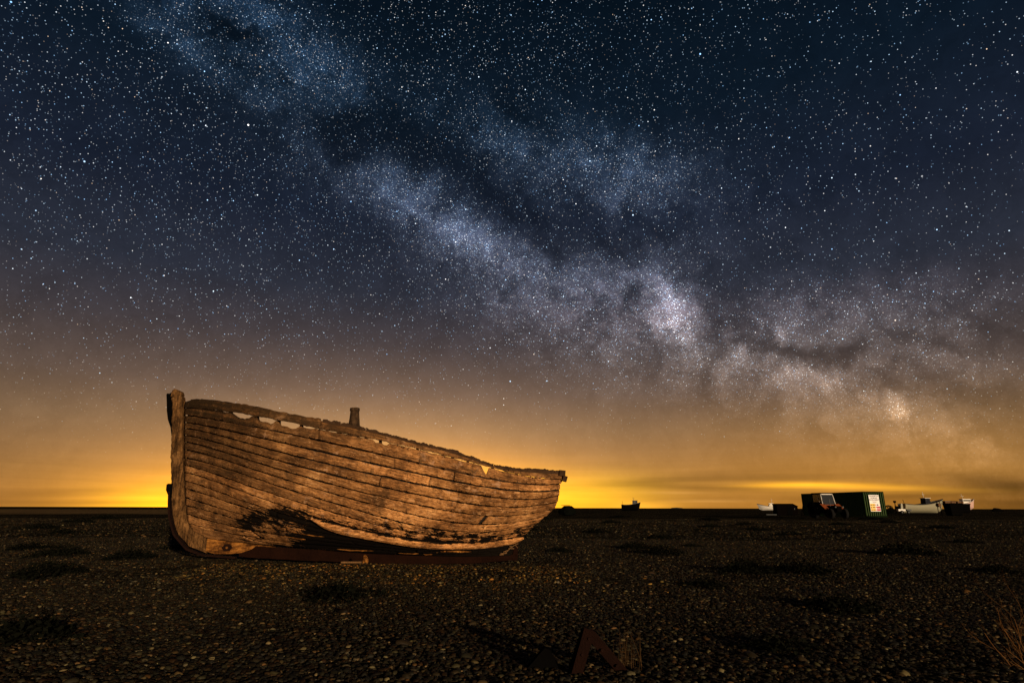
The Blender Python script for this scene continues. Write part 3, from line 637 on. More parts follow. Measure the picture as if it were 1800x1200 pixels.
# nails along each lap
mb = MB()
for k in range(1, 16):
    for s_ in np.arange(.012+.003*(k % 3), .99, .0125):
        if cr.random() < .35: continue
        z_ = float(tab(k, s_))+.018+cr.normal(0, .003); q = hull_pt(np.array([s_]), np.array([z_]), .0235)[0]; r_ = cr.uniform(.0035, .0065)
        mb.add([(q[0]-r_, q[1], q[2]-r_), (q[0]+r_, q[1], q[2]-r_*.8), (q[0]+r_*.8, q[1], q[2]+r_*1.6), (q[0]-r_*.8, q[1], q[2]+r_*1.3), (q[0], q[1]-.004, q[2])], [(0, 1, 4), (1, 2, 4), (2, 3, 4), (3, 0, 4)])
tag(mb.build('nails', M['black_iron'], boat), kind='stuff')
# torn edges of the lowest planks that still catch the light
for a_, c_, dz in ((.22, .74, .012), (1.10, 1.62, .30), (.95, 1.30, .22), (2.74, 3.08, .03), (3.14, 3.30, .02), (3.4, 3.95, .075), (1.75, 2.35, .05)):
    n = 16; x_ = np.linspace(a_, c_, n); t_ = np.linspace(0, 1, n); zc = zk(x_)+dz-(.10*(x_-a_) if dz > .2 else 0); hh_ = .011*np.sqrt(np.clip(4*t_*(1-t_), .02, 1))*(1+.5*rnoise(x_, .05, int(a_*100)))
    nn3 = nrm(x_, zc); yy3 = np.maximum(YY(x_, zc), .06)
    v = np.concatenate([np.stack([x_, -(yy3+o_), zc+s_*hh_], 1) for o_, s_ in ((.030, -1), (.036, 1), (.010, 1), (.005, -1))]).tolist(); f = []
    for i in range(n-1):
        for q in range(4): w_ = (q+1) % 4; f.append((q*n+i, w_*n+i, w_*n+i+1, q*n+i+1))
    f += [(0, n, 2*n, 3*n), (n-1, 4*n-1, 3*n-1, 2*n-1)]
    MB().add(v, f).build('splinter', M['footwood'], boat)
# ribs inside
for i, s_ in enumerate(np.linspace(.06, .94, 15)):
    s_ = {8: .535, 2: .155, 3: .232, 4: .289, 5: .345}.get(i, s_)
    zz_ = np.linspace(float(tab(0, s_))-.03, float(tab(14, s_)), 12); pts = hull_pt(np.full(12, s_), zz_, -.06)
    v = []; 
    for q in pts: v += [(q[0]-.022, q[1], q[2]), (q[0]+.022, q[1], q[2]), (q[0]+.022, q[1]+.05, q[2]), (q[0]-.022, q[1]+.05, q[2])]
    f = [(3, 2, 1, 0), (44, 45, 46, 47)]
    for j in range(11):
        for r in range(4): f.append((j*4+r, j*4+(r+1) % 4, j*4+4+(r+1) % 4, j*4+4+r))
    MB().add(v, f).build('rib', M['darkwood'], boat)
# stem
inner = [(-1.14, 2.70), (-1.122, 2.634), (-1.035, 2.073), (-.972, 1.689), (-.894, 1.295), (-.820, .946), (-.732, .63), (-.655, .512), (-.465, .396), (-.38, .362), (-.37, .20)]
outer = [(-1.31, 2.76), (-1.25, 2.43), (-1.188, 2.068), (-1.145, 1.685), (-1.06, 1.219), (-.997, .945), (-.918, .675), (-.793, .454), (-.561, .277), (-.39, .19), (-.37, .185)]
front = [(-1.335, 2.75), (-1.275, 2.43), (-1.225, 2.05), (-1.18, 1.68), (-1.098, 1.256), (-1.05, .97), (-.985, .70), (-.87, .44), (-.652, .234), (-.42, .150), (-.37, .129)]
jr = np.random.default_rng(9)
def lerp_line(L, n):
    L = np.array(L); d = np.r_[0, np.cumsum(np.hypot(*np.diff(L, axis=0).T))]; t = np.linspace(0, d[-1], n); return np.stack([np.interp(t, d, L[:, 0]), np.interp(t, d, L[:, 1])], 1)
n = 60; I = lerp_line(inner, n); Oo = lerp_line(outer, n); Ff = lerp_line(front, n); j1 = jr.normal(0, .004, n); j2 = jr.normal(0, .004, n)
rows = []
for A_, y_, jj in ((I, .064, 0), (I*.55+Oo*.45, .064, 1), (Oo, .040, 2), (Ff, .024, 3), (Ff, -.024, 3), (Oo, -.040, 2), (I, -.064, 0)):
    q = np.stack([A_[:, 0]+(j1 if jj >= 2 else 0), np.full(n, -y_)+j2*(jj == 1), A_[:, 1]], 1); rows.append(q)
m = len(rows); v = np.concatenate(rows).tolist(); f = []
for r in range(m):
    for i in range(n-1): a = r*n+i; c_ = ((r+1) % m)*n+i; f.append((a, c_, c_+1, a+1))
f += [tuple(r*n for r in range(m)), tuple(r*n+n-1 for r in range(m))[::-1]]
MB().add(v, f).build('stem_post', M['stemwood'], boat)
MB().prism([(-1.325, 2.69), (-1.165, 2.68), (-1.150, 2.735), (-1.178, 2.79), (-1.235, 2.815), (-1.285, 2.830), (-1.318, 2.80)], -.062, .055).build('stem_head', M['stemwood'], boat)
MB().prism([(-1.425, 2.735), (-1.415, 2.755), (-1.37, 2.752), (-1.345, 2.78), (-1.31, 2.76), (-1.27, 2.43), (-1.20, 2.0), (-1.225, 2.02), (-1.262, 2.16), (-1.33, 2.30), (-1.372, 2.45), (-1.398, 2.6)], -.02, .13).build('apron_timber', M['black_iron'], boat)
MB().prism([(-1.135, 1.225), (-1.16, 1.21), (-1.155, 1.12), (-1.11, 1.04), (-1.05, 1.0), (-1.06, 1.225)], -.045, .05).build('stem_bracket', M['black_iron'], boat)
# iron band round the forefoot, below the stem
band = [(-1.085, 1.10), (-1.06, .90), (-1.015, .68), (-.90, .42), (-.68, .205), (-.43, .115), (-.2, .095), (.1, .07)]
Bn = lerp_line(band, 40); nn_ = np.gradient(Bn, axis=0); nn_ = np.stack([-nn_[:, 1], nn_[:, 0]], 1); nn_ /= np.linalg.norm(nn_, axis=1, keepdims=True)
v = []
for q, k_ in zip(Bn, nn_):
    for a_, y_ in ((.0, -.05), (-.03, -.05), (-.03, .05), (.0, .05)): v.append((q[0]-k_[0]*a_*-1, y_, q[1]-k_[1]*a_*-1))
f = [(0, 1, 2, 3), (159, 158, 157, 156)]
for j in range(39):
    for r in range(4): f.append((j*4+r, j*4+(r+1) % 4, j*4+4+(r+1) % 4, j*4+4+r))
MB().add(v, f).build('iron_band', M['darkrust'], boat)
# forefoot timber with its hawse hole, keel and its rusty shoe
MB().prism([(-.365, .356), (-.23, .337), (0, .305), (.224, .282), (.43, .25), (.36, .19), (.20, .135), (.02, .118), (-.21, .118), (-.365, .16)], -.075, .075).build('forefoot', M['footwood'], boat)
mb = MB(); cx, cz = -.035, .215
v = []; f = []
hexo = [(cx+.085*math.cos(a), cz+.062*math.sin(a)) for a in [i*math.pi/3 for i in range(6)]]
for rr_, yy_ in ((1, -.078), (.9, -.098), (.36, -.098), (.34, -.04)):
    for a, c_ in hexo: v.append((cx+(a-cx)*rr_, yy_, cz+(c_-cz)*rr_))
for j in range(3):
    for i in range(6): f.append((j*6+i, j*6+(i+1) % 6, j*6+6+(i+1) % 6, j*6+6+i))
f.append(tuple(range(18, 24)))
hp = mb.add(v, f).build('hawse_plate', M['darkrust'], boat)
kx = np.linspace(.16, 4.74, 60); top = zk(kx)+.012; bot = np.interp(kx, [-.21, .525, 1.5, 2.355, 3.115, 4.02, 4.545, 4.8], [.104, .047, .0, -.04, -.055, -.05, -.01, .0])+rnoise(kx, .1, 33)*.006
v = []
for x_, a_, c_ in zip(kx, top, bot):
    w_ = .062
    for yy_, zz_ in ((-w_, a_), (-w_-.006, (a_+c_)/2), (-w_, c_), (w_, c_), (w_, a_)): v.append((x_, yy_+rnoise([x_], .12, 7)[0]*.004, zz_))
f = [(0, 1, 2, 3, 4), tuple(59*5+i for i in range(5))[::-1]]
for j in range(59):
    for r in range(5): f.append((j*5+r, j*5+5+r, j*5+5+(r+1) % 5, j*5+(r+1) % 5))
MB().add(v, f).build('keel', M['wetwood'], boat)
# deadwood and sternpost under the counter
MB().prism([(4.3, .075), (4.66, .09), (4.70, .40), (4.76, .44), (4.75, .30), (4.74, .0), (4.3, -.01)], -.045, .045).build('sternpost', M['wetwood'], boat)
mb = MB()
for i in range(9): mb.box((4.50+.02*i+cr.normal(0, .02), -.10-.01*i, .09+.020*i), (cr.uniform(.04, .11), .02, .012), 0, cr.uniform(-.8, .1))
mb.tube([(4.68, -.16, .28), (4.70, -.17, .23), (4.73, -.18, .20)], .006)
tag(mb.build('splintered_wood', M['oldwood'], boat), kind='stuff')
# bilge rubbing strake
BT = [[1.476,.742],[1.578,.7],[1.851,.618],[2.057,.572],[2.254,.52],[2.689,.44],[3.129,.356],[3.582,.322],[4.048,.325],[4.427,.363],[4.713,.412],[4.81,.432]]
BB = [[1.470,.705],[1.562,.631],[1.726,.537],[2.044,.458],[2.242,.409],[2.679,.33],[3.124,.261],[3.49,.232],[3.959,.221],[4.342,.248],[4.727,.328],[4.82,.385]]
n = 70; x_ = np.linspace(1.475, 4.81, n)
def sm_(L): L = np.array(L); c = np.polyfit(L[:, 0], L[:, 1], 6); return np.polyval(c, x_)
zt_ = sm_(BT)-.012; zb_ = sm_(BB)+.016
pin = np.clip(np.minimum((x_-1.475)/.10, (4.815-x_)/.07), 0, 1)**.5; mid_ = (zt_+zb_)/2; zt_ = mid_+(zt_-mid_)*pin*.97; zb_ = mid_+(zb_-mid_)*pin*.97
zt_ += rnoise(x_, .05, 61)*.005
def xs_pt(x, z, off): n_ = nrm(x, z); y = YY(x, z); return np.stack([x+n_[:, 0]*off, -(y+n_[:, 1]*off), z+n_[:, 2]*off], -1)
rows = [xs_pt(x_, zt_, .01), xs_pt(x_, zt_, .062), xs_pt(x_, mid_, .078), xs_pt(x_, zb_, .066), xs_pt(x_, zb_, .005)]
v = np.concatenate(rows).tolist(); f = []
for r in range(5):
    for i in range(n-1): a = r*n+i; c_ = ((r+1) % 5)*n+i; f.append((a, c_, c_+1, a+1))
f += [tuple(r*n for r in range(5)), tuple(r*n+n-1 for r in range(5))[::-1]]
me_o = MB().add(v, f).build('rubbing_strake', wm, boat, 'pale rounded rubbing strake along the bilge')
me = me_o.data; uvl = me.uv_layers.new(name='UVMap'); co = np.zeros(len(me.vertices)*3); me.vertices.foreach_get('co', co); co = co.reshape(-1, 3)
li = np.zeros(len(me.loops), int); me.loops.foreach_get('vertex_index', li); uvl.data.foreach_set('uv', np.stack([co[li, 0], co[li, 2]], 1).ravel())
at = me.attributes.new('tar', 'FLOAT', 'POINT'); at.data.foreach_set('value', np.concatenate([np.where(np.arange(5)[:, None] < 1, .8, 0.)+np.zeros((5, n))]).ravel())
at = me.attributes.new('bow_shade', 'FLOAT', 'POINT'); at.data.foreach_set('value', np.full(5*n, .0))
# transom knees at the top of the stern and the mooring post
MB().box((5.40, -.82, 1.40), (.10, .05, .09), .1, .1).build('quarter_knee', M['darkwood'], boat); MB().box((5.44, -.82, 1.31), (.07, .06, .09), .1, .3).build('rail_end', M['darkwood'], boat); MB().box((5.40, .80, 1.39), (.08, .05, .09)).build('quarter_knee', M['darkwood'], boat)
mb = MB(); pts = [(1.845, .0, 1.5), (1.835, .0, 2.10), (1.828, .0, 2.25), (1.826, .0, 2.36), (1.822, .0, 2.47), (1.822, .0, 2.50), (1.820, .0, 2.505), (1.818, .0, 2.555)]
mb.tube(pts, [.10, .10, .092, .080, .070, .070, .080, .076], 14)
MBp = mb.build('mooring_post', M['postwood'], boat)
for q in MBp.data.vertices:
    a = math.atan2(q.co.y, q.co.x-1.83); q.co.x += .008*math.sin(5*a)*1; q.co.y += .008*math.cos(7*a)

# driftwood chocks by the keel
def lump(name, loc, dims, mat, seed, rz=0, label=None, cat=None, sub=2):
    import bmesh
    bm = bmesh.new(); bmesh.ops.create_icosphere(bm, subdivisions=sub, radius=1); r = np.random.default_rng(seed); ph = r.uniform(0, 6, 9)
    for q in bm.verts:
        c = q.co; k = 1+.16*math.sin(3.1*c.x+ph[0])*math.sin(2.7*c.y+ph[1])+.12*math.sin(5.3*c.z+ph[2]+2*c.x)+.08*math.sin(9*c.x+7*c.y+ph[3])+(.10*math.sin(14*c.z+6*c.x+ph[4])*math.sin(11*c.x+ph[5]) if sub > 2 else 0)
        q.co = Vector((c.x*dims[0], c.y*dims[1], c.z*dims[2]))*k
    me = bpy.data.meshes.new(name); bm.to_mesh(me); bm.free(); me.materials.append(mat)
    o = bpy.data.objects.new(name, me); C.objects.link(o); o.location = loc; o.rotation_euler = (0, 0, rz); return tag(o, label, cat)
gz = lambda x, y: float(ground_h(x, y))
lump('wooden_chock', (-2.24, 9.30, gz(-2.24, 9.30)+.05), (.042, .06, .095), M['footwood'], 4, .2, 'small orange-lit lump of broken timber standing under the middle of the boat keel', 'timber', 3)
MB().box((-2.42, 9.20, gz(-2.42, 9.2)+.035), (.30, .06, .022), .05, .0).build('loose_batten', M['oldwood'])
tag(bpy.data.objects['loose_batten'], 'short pale batten lying flat on the shingle beside the broken timber under the keel', 'batten')

# ------------------------------------------------------------------ rusty ironwork in the foreground
def bar(mb, a, c, w, t):
    a = Vector(a); c = Vector(c); d = (c-a); L = d.length; d.normalize()
    side = d.cross(Vector((0, 1, 0))).normalized(); dep = Vector((0, 1, 0))
    v = []
    for q in (a, c):
        for u_, k_ in ((-1, 0), (1, 0), (1, 1), (-1, 1)): v.append(q+side*u_*w/2+dep*k_*t)
    mb.add(v, [(0, 1, 2, 3), (7, 6, 5, 4), (0, 4, 5, 1), (1, 5, 6, 2), (2, 6, 7, 3), (3, 7, 4, 0)])
fr = empty('rusty_iron_frame', (.38, 3.08, 0), 0, 'rusty inverted V of iron bars sticking out of the shingle in front', 'iron frame')
mb = MB(); bar(mb, (.005, 0, .315), (-.125, -.02, -.06), .058, .012); mb.build('iron_bar', M['rust'], fr)
mb = MB(); bar(mb, (.0, .013, .30), (.25, .05, .02), .052, .012); mb.build('iron_bar', M['rust'], fr)
mb = MB(); bar(mb, (-.024, .01, .31), (-.165, .03, -.06), .012, .06); mb.build('flange', M['black_iron'], fr)
mb = MB(); bar(mb, (.035, .026, .295), (.275, .07, .02), .010, .05); mb.build('flange', M['darkrust'], fr)
for q in ((.0, -.004, .27), (-.04, -.008, .19), (.07, .008, .21), (.15, .02, .13)): MB().wheel(q, .008, .012, (0, 1, 0), 8).build('bolt', M['darkrust'], fr)
sp_ = [(-.42, -.02), (-.36, .07), (-.31, .12), (-.27, .165), (-.235, .20), (-.205, .19), (-.17, .12), (-.14, .05), (-.12, -.02)]
MB().prism(sp_, .10, .16).build('side_plate', M['black_iron'], fr); fr.scale = (.9, .9, .88); fr.location.z = .0
def blades(name, n, h, spread, mat, seed, w=.003, lean=.5, parent=None, segs=3, base=.04, curl=.3):
    r = np.random.default_rng(seed); mb = MB()
    for i in range(n):
        a = r.uniform(0, 6.283); d = r.uniform(0, base); x, y = d*math.cos(a), d*math.sin(a)
        L = h*r.uniform(.45, 1.05); az = r.uniform(0, 6.283); ln = abs(r.normal(0, lean)); pts = []
        for k in range(segs+1):
            t = k/segs; pts.append(Vector((x+spread*ln*t**(1+curl)*math.cos(az)*L, y+spread*ln*t**(1+curl)*math.sin(az)*L, L*t*math.cos(min(ln, 1.2)*.8*t))))
        ww = w*r.uniform(.7, 1.3); sd_ = Vector((math.cos(az+1.57+r.uniform(-.5, .5)), math.sin(az+1.57), 0))
        v = []
        for k, q in enumerate(pts): t = 1-.8*k/segs; v += [q-sd_*ww*t, q+sd_*ww*t]
        mb.add(v, [(2*k, 2*k+1, 2*k+3, 2*k+2) for k in range(segs)])
    return mb.build(name, mat, parent)
o = blades('dry_grass', 42, .19, 1.0, M['straw'], 21, .0010, .45, base=.11); o.location = (.585, 3.20, gz(.6, 3.2)-.01)
tag(o, 'sparse tuft of dry straw-coloured grass stalks just right of the rusty V', 'grass tuft')
# dried branching plant at the lower right corner
def branch(mb, p0, d, L, r, depth, rg, tips=None):
    pts = [Vector(p0)]; d = Vector(d).normalized(); rs = [r]; n = 5
    for i in range(n):
        d = (d+Vector((rg.normal(0, .13), rg.normal(0, .13), rg.normal(.02, .08)))).normalized(); pts.append(pts[-1]+d*L/n); rs.append(r*(1-.45*(i+1)/n))
        if depth > 0 and i >= 1 and rg.random() < .75:
            sd_ = (d+Vector((rg.normal(0, .55), rg.normal(0, .4), rg.normal(.1, .35)))).normalized(); branch(mb, pts[-1], sd_, L*rg.uniform(.35, .62), rs[-1]*.62, depth-1, rg)
    mb.tube(pts, rs, 5, False)
def dryplant(loc, n, h, seed, label, side=0):
    rg = np.random.default_rng(seed); pl = empty('dried_plant', loc, 0, label, 'dried plant')
    for i in range(n):
        mb = MB(); branch(mb, (rg.normal(0, .05), rg.normal(0, .05), 0), (rg.normal(side, .55), rg.normal(0, .35), 1), h*rg.uniform(.6, 1), .0026, 3, rg); mb.build('stem', M['twig'], pl)
    return pl
dryplant((2.70, 3.25, gz(2.72, 3.3)-.05), 11, .31, 5, 'dead bare branching plant with orange-brown twigs at the lower right corner', -.25)
dryplant((2.98, 3.40, gz(3.0, 3.4)-.04), 6, .24, 8, 'smaller dead twiggy plant right beside the branching one, cut by the picture edge')

# ------------------------------------------------------------------ dark clumps of beach plants
protos = []
for k in range(3):
    r = np.random.default_rng(50+k); mb = MB()
    for i in range(900):
        a = r.uniform(0, 6.283); d = math.sqrt(r.uniform(0, 1)); rr = 1+.25*math.sin(3*a+k)+.15*math.sin(5*a+2*k)
        x, y = d*rr*math.cos(a), d*rr*math.sin(a)*.8; z = (1-d*d)*.46*r.uniform(.2, 1.1)+.02*r.uniform(0, 2); s_ = r.uniform(.03, .08)
        ax = r.normal(0, 1, 3); ax /= np.linalg.norm(ax); bx = np.cross(ax, r.normal(0, 1, 3)); bx /= np.linalg.norm(bx)
        q = np.array([x, y, z]); mb.add([q-ax*s_, q+bx*s_*.5, q+ax*s_, q-bx*s_*.5], [(0, 1, 2, 3)])
    protos.append(mb)
meshes = []
clumps = [(-1.7, 6.1, .50, 'low dark weed clump on the shingle in front of the middle of the boat'), (3.30, 8.55, .52, 'broad dark weed clump, the middle one on the right of the beach'), (4.05, 8.45, .50, 'dark spreading weed clump just right of the broad middle one'),
 (2.84, 5.35, .45, 'flat dark weed clump between the rusty V and the dead plant'), (7.6, 11.7, .75, 'dark weed clump in line below the white-signed container'), (-6.44, 10.3, .55, 'rounded dark weed clump left of the bow of the wooden boat'),
 (-8.3, 11.2, .6, 'dark weed clump left of the rounded clump by the bow'), (-5.9, 7.8, .55, 'long dark weed clump near the left edge of the beach'), (-3.1, 3.95, .45, 'dark weed clump at the lower left corner of the beach'),
 (2.7, 13.2, .5, 'dark weed clump right of the stern, the upright bushy one'), (2.9, 11.7, .55, 'thin dark weed clump just below the bushy one right of the stern'), (.98, 12.3, .38, 'small dark weed clump close behind the stern of the boat'), (-7.0, 12.9, .55, 'low weed clump directly left of the forefoot'),
 (1.56, 3.62, .30, 'small dark weed clump at the bottom edge right of the rusty V'), (6.7, 8.4, .35, 'faint small weed clump near the right edge'), (2.2, 7.0, .35, 'small weed clump below and left of the broad middle one')]
far_c = [(-12.9, 27.2, .9), (10.3, 25.2, 1.0), (18.6, 25.8, 1.0), (11.6, 15.4, .7), (3.13, 21.9, 1.0), (4.41, 17.9, .9), (12.4, 22.4, 1.0), (4.23, 14.2, .5), (-22.5, 31.1, 1.6), (-10.1, 12.7, .9), (-18.3, 23.3, 1.3), (.72, 24.6, 1.0), (9.66, 29, 1.1), (9.3, 20, .9),
 (-15, 20, 1.0), (-9, 17, .8), (-17, 40, 1.6), (-30, 44, 2), (6, 36, 1.2), (14, 42, 1.5), (24, 38, 1.4), (30, 50, 1.6), (2.5, 45, 1.3), (10, 55, 1.6), (17, 31, 1.0), (21, 20, .8), (15, 13, .6), (7.5, 24, .6), (12.5, 32, .9), (27, 30, 1.0)]
def clump(x, y, s_, i, label, grp=None):
    if len(meshes) < 3:
        k = len(meshes); o = protos[k].build('weed_clump', M['weed']); meshes.append(o.data)
    else: o = bpy.data.objects.new('weed_clump', meshes[i % 3]); C.objects.link(o)
    o.location = (x, y, gz(x, y)-.02); s_ = s_*(.8 if grp is None else .55); o.scale = (s_, s_*1.2, s_*(.8 if grp is None else .6)); o.rotation_euler = (0, 0, i*1.3)
    tag(o, label, 'plant', grp or 'weed clumps on the near shingle')
for i, (x, y, s_, lb) in enumerate(clumps): clump(x, y, s_, i, lb)
for i, (x, y, s_) in enumerate(far_c): clump(x, y, s_, i+1, 'low dark weed clump on the distant shingle left of the wooden boat' if x < -5 else 'low dark weed clump on the distant shingle behind the stern' if x < 7.6 else 'low dark weed clump on the distant shingle towards the container', 'weed clumps on the distant shingle')

# ------------------------------------------------------------------ shipping container with the warning sign
K0 = Vector((36.98, 62.0, 0)); kphi = R(8); CW, CL_, CH = 2.44, 10.4, 2.60
cont = empty('shipping_container', (K0.x, K0.y, -.02), kphi, 'long dark green steel container with corrugated end and white warning sign', 'container')
def corr(mb, o0, du, dn, W_, z0, z1, pitch, dep):
    u = 0; prof = []; k = 0
    while u < W_-.001:
        for a_, d_ in ((0, 0), (pitch*.28, 0), (pitch*.5, dep), (pitch*.78, dep)):
            if u+a_ < W_: prof.append((u+a_, d_))
        u += pitch
    prof.append((W_, 0)); v = []
    for a_, d_ in prof:
        for z in (z0, z1): q = Vector(o0)+Vector(du)*a_+Vector(dn)*d_; v.append((q.x, q.y, z))
    mb.add(v, [(2*i, 2*i+2, 2*i+3, 2*i+1) for i in range(len(prof)-1)]); return mb
corr(MB(), (.09, .03, 0), (1, 0, 0), (0, .13, 0), CW-.18, .16, CH-.10, .226, 1).build('end_panel', M['end_shade'], cont)
for k in range(10): MB().box((.14+.24*k, .022, 1.33), (.085, .04, 2.34), 0, 0, 0, 1).build('rib', M['green_steel'], cont)  # lit ridges of the corrugation, done as separate brighter strips
corr(MB(), (.04, .09, 0), (0, 1, 0), (.05, 0, 0), CL_-.18, .16, CH-.10, .28, 1).build('side_panel', M['dark_green'], cont)
corr(MB(), (CW-.04, .09, 0), (0, 1, 0), (-.05, 0, 0), CL_-.18, .16, CH-.10, .28, 1).build('side_panel', M['dark_green'], cont)
MB().box((CW/2, CL_/2, CH-.03), (CW-.02, CL_-.02, .05)).build('roof', M['dark_green'], cont)
MB().box((CW/2, CL_-.05, CH/2), (CW-.1, .06, CH-.2)).build('door', M['dark_green'], cont)
for x in (.045, CW-.045):
    for y in (.05, CL_-.05): MB().box((x, y, CH/2), (.09, .10, CH-.004)).build('corner_post', M['end_shade'], cont)
for z in (.08, CH-.06):
    MB().box((CW/2, .035, z), (CW-.184, .07, .12)).build('rail', M['end_shade'], cont)
    MB().box((.035, CL_/2, z), (.07, CL_-.204, .12)).build('rail', M['dark_green'], cont)
sg = MB().box((1.20, -.014, 1.43), (1.16, .024, 1.66)).build('warning_sign', M['sign'], cont, 'white warning sign reading DANGEROUS WORKING ENVIRONMENT')
def text(s, size, loc, mat, parent, rot=(R(90), 0, 0), name='lettering', align='CENTER', xs=1):
    cu = bpy.data.curves.new(name, 'FONT'); cu.body = s; cu.size = size; cu.align_x = align; cu.align_y = 'CENTER'; cu.extrude = .003; cu.offset = size*.018
    t = bpy.data.objects.new('tmp', cu); C.objects.link(t); dg = bpy.context.evaluated_depsgraph_get()
    me = bpy.data.meshes.new_from_object(t.evaluated_get(dg)); bpy.data.objects.remove(t)
    me.materials.clear(); me.materials.append(mat); o = bpy.data.objects.new(name, me); C.objects.link(o); o.parent = parent; o.location = loc; o.rotation_euler = rot; o.scale = (xs, 1, 1); return o
for s_, z, w_ in (('DANGEROUS', 2.13, .17), ('WORKING', 1.95, .17), ('ENVIRONMENT', 1.765, .165)): text(s_, w_, (1.20, -.029, z), M['sign_black'], sg)
text('Take extra care at all', .075, (1.20, -.029, 1.60), M['sign_black'], sg) if False else None
for z in (1.575, 1.49): MB().box((1.20, -.028, z), (.62 if z > 1.5 else .40, .004, .028)).build('small_print', M['sign_black'], sg)
for i, z in enumerate((1.255, 1.005, .755)):
    MB().box((.93, -.028, z), (.56, .004, .225)).build('yellow_panel', M['sign_yellow'], sg)
    MB().prism([(.69, z-.07), (.83, z-.07), (.76, z+.07)], -.035, -.031).build('pictogram', M['sign_black'], sg)
    MB().box((1.04, -.033, z), (.26, .003, .07)).build('pictogram', M['sign_black'], sg)
    if i: MB().box((1.56, -.028, z), (.40, .004, .19)).build('red_panel', M['sign_red'], sg)
    else: MB().box((1.50, -.028, z), (.18, .004, .12)).build('pictogram', M['sign_black'], sg)
    MB().prism([(1.29+.05*math.cos(a), z+.06*math.sin(a)) for a in [k*math.pi/5 for k in range(10)]], -.033, -.029).build('pictogram', M['sign_red'], sg)

# ------------------------------------------------------------------ tractor in front of the container
tr = empty('tractor', (29.1, 54.6, 0), R(-84), 'old orange and black tractor with a glazed cab parked before the green container', 'tractor')
def wheel(c, r, w, parent):
    t = MB().wheel(c, r, w).build('wheel', M['rubber'], parent)
    MB().wheel(c, r*.55, w*1.04).build('rim', M['black_iron'], t); return t
for y in (-.78, .78):
    wheel((-.9, y, .70), .70, .36, tr); wheel((1.35, y*.86, .42), .42, .26, tr)
MB().box((.85, 0, .82), (1.55, .52, .50), 0, 0, 0, .92).build('bonnet', M['black_iron'], tr)
MB().box((1.67, 0, .80), (.06, .46, .44)).build('grille', M['black_iron'], tr)
MB().box((-.2, 0, .62), (2.4, .5, .35)).build('chassis', M['black_iron'], tr)
for y in (-.80, .80):
    MB().prism([(-1.55, 1.02), (-1.2, 1.40), (-.6, 1.44), (-.2, 1.05), (-.2, 1.0), (-.62, 1.38), (-1.18, 1.34), (-1.5, 1.0)], y-.22, y+.22).build('mudguard', M['black_iron'], tr)
    MB().box((.66, y*.88, 1.04), (.72, .44, .05), 0, R(34)).build('side_panel', M['orange'], tr)
for x, y in ((-1.15, -.62), (-1.15, .62), (.12, -.62), (.12, .62)):
    MB().tube([(x+(.22 if x > 0 else 0), y, 1.15), (x, y*.93, 2.16)], .035, 6).build('cab_post', M['white'] if x > 0 else M['black_iron'], tr)
MB().box((-.52, 0, 2.21), (1.5, 1.3, .09), 0, 0, 0, .93).build('cab_roof', M['black_iron'], tr)
MB().box((.14, 0, 2.12), (.05, 1.02, .07)).build('sun_visor', M['white'], tr)
MB().add([(.33, -.55, 1.2), (.33, .55, 1.2), (.125, .53, 2.12), (.125, -.53, 2.12), (.31, -.55, 1.2), (.31, .55, 1.2), (.105, .53, 2.12), (.105, -.53, 2.12)], [(0, 1, 2, 3), (7, 6, 5, 4), (0, 4, 5, 1), (3, 2, 6, 7)]).build('windscreen', M['glass'], tr)
for y in (-.60, .60): MB().box((-.48, y, 1.66), (1.1, .02, .90)).build('door_glass', M['glass'], tr)
MB().box((.34, 0, 1.17), (.06, 1.14, .06)).build('cowl', M['orange'], tr)
MB().box((-.45, 0, 1.0), (1.3, 1.1, .30)).build('cab_floor', M['black_iron'], tr)
for y in (-.35, .35): MB().wheel((1.70, y, .98), .07, .05, (1, 0, 0), 12).build('headlight', M['grey'], tr)
MB().tube([(.9, -.30, 1.05), (.9, -.32, 1.7)], .03, 8).build('exhaust', M['grey'], tr)
MB().box((-.25, -.66, 1.75), (.07, .03, .22)).box((-.05, -.66, 1.45), (.05, .03, .10)).build('mirror', M['white'], tr)

# grab frame left of the container
fr2 = empty('metal_ladder', (34.9, 71.0, 0), R(-30), 'small tilted metal frame with pale rungs against the left end of the container', 'ladder')
for y in (0, .45):
    MB().tube([(-.25, y, 0), (.12, y, 1.62), (.45, y, 1.66)], .035, 6).build('rail', M['black_iron'], fr2)
for k in range(4): MB().tube([(-.2+.09*k, 0, .3+.38*k), (-.2+.09*k, .45, .3+.38*k)], .025, 6).build('rung', M['oldwood'], fr2)

# ------------------------------------------------------------------ tarpaulin-covered winch right of the stern
wn = empty('covered_winch', (6.42, 68, 0), R(4), 'dark tarpaulin-covered winch with a flat board on top, just right of the stern', 'winch')
o = lump('tarpaulin', (0, 0, .50), (.98, .62, .60), M['tarp'], 31); o.parent = wn; o.location = (0, 0, .48)
for q in o.data.vertices:
    q.co.z = max(-.48, min(q.co.z*1.15, .60)); q.co.x *= (1.08-.38*(q.co.z+.5)*.6)
MB().box((-.22, 0, 1.13), (.92, .6, .05), 0, R(1)).build('top_board', M['black_iron'], wn)
MB().box((.80, -.2, .10), (.25, .12, .14), 0, R(30)).build('handle', M['black_iron'], wn)

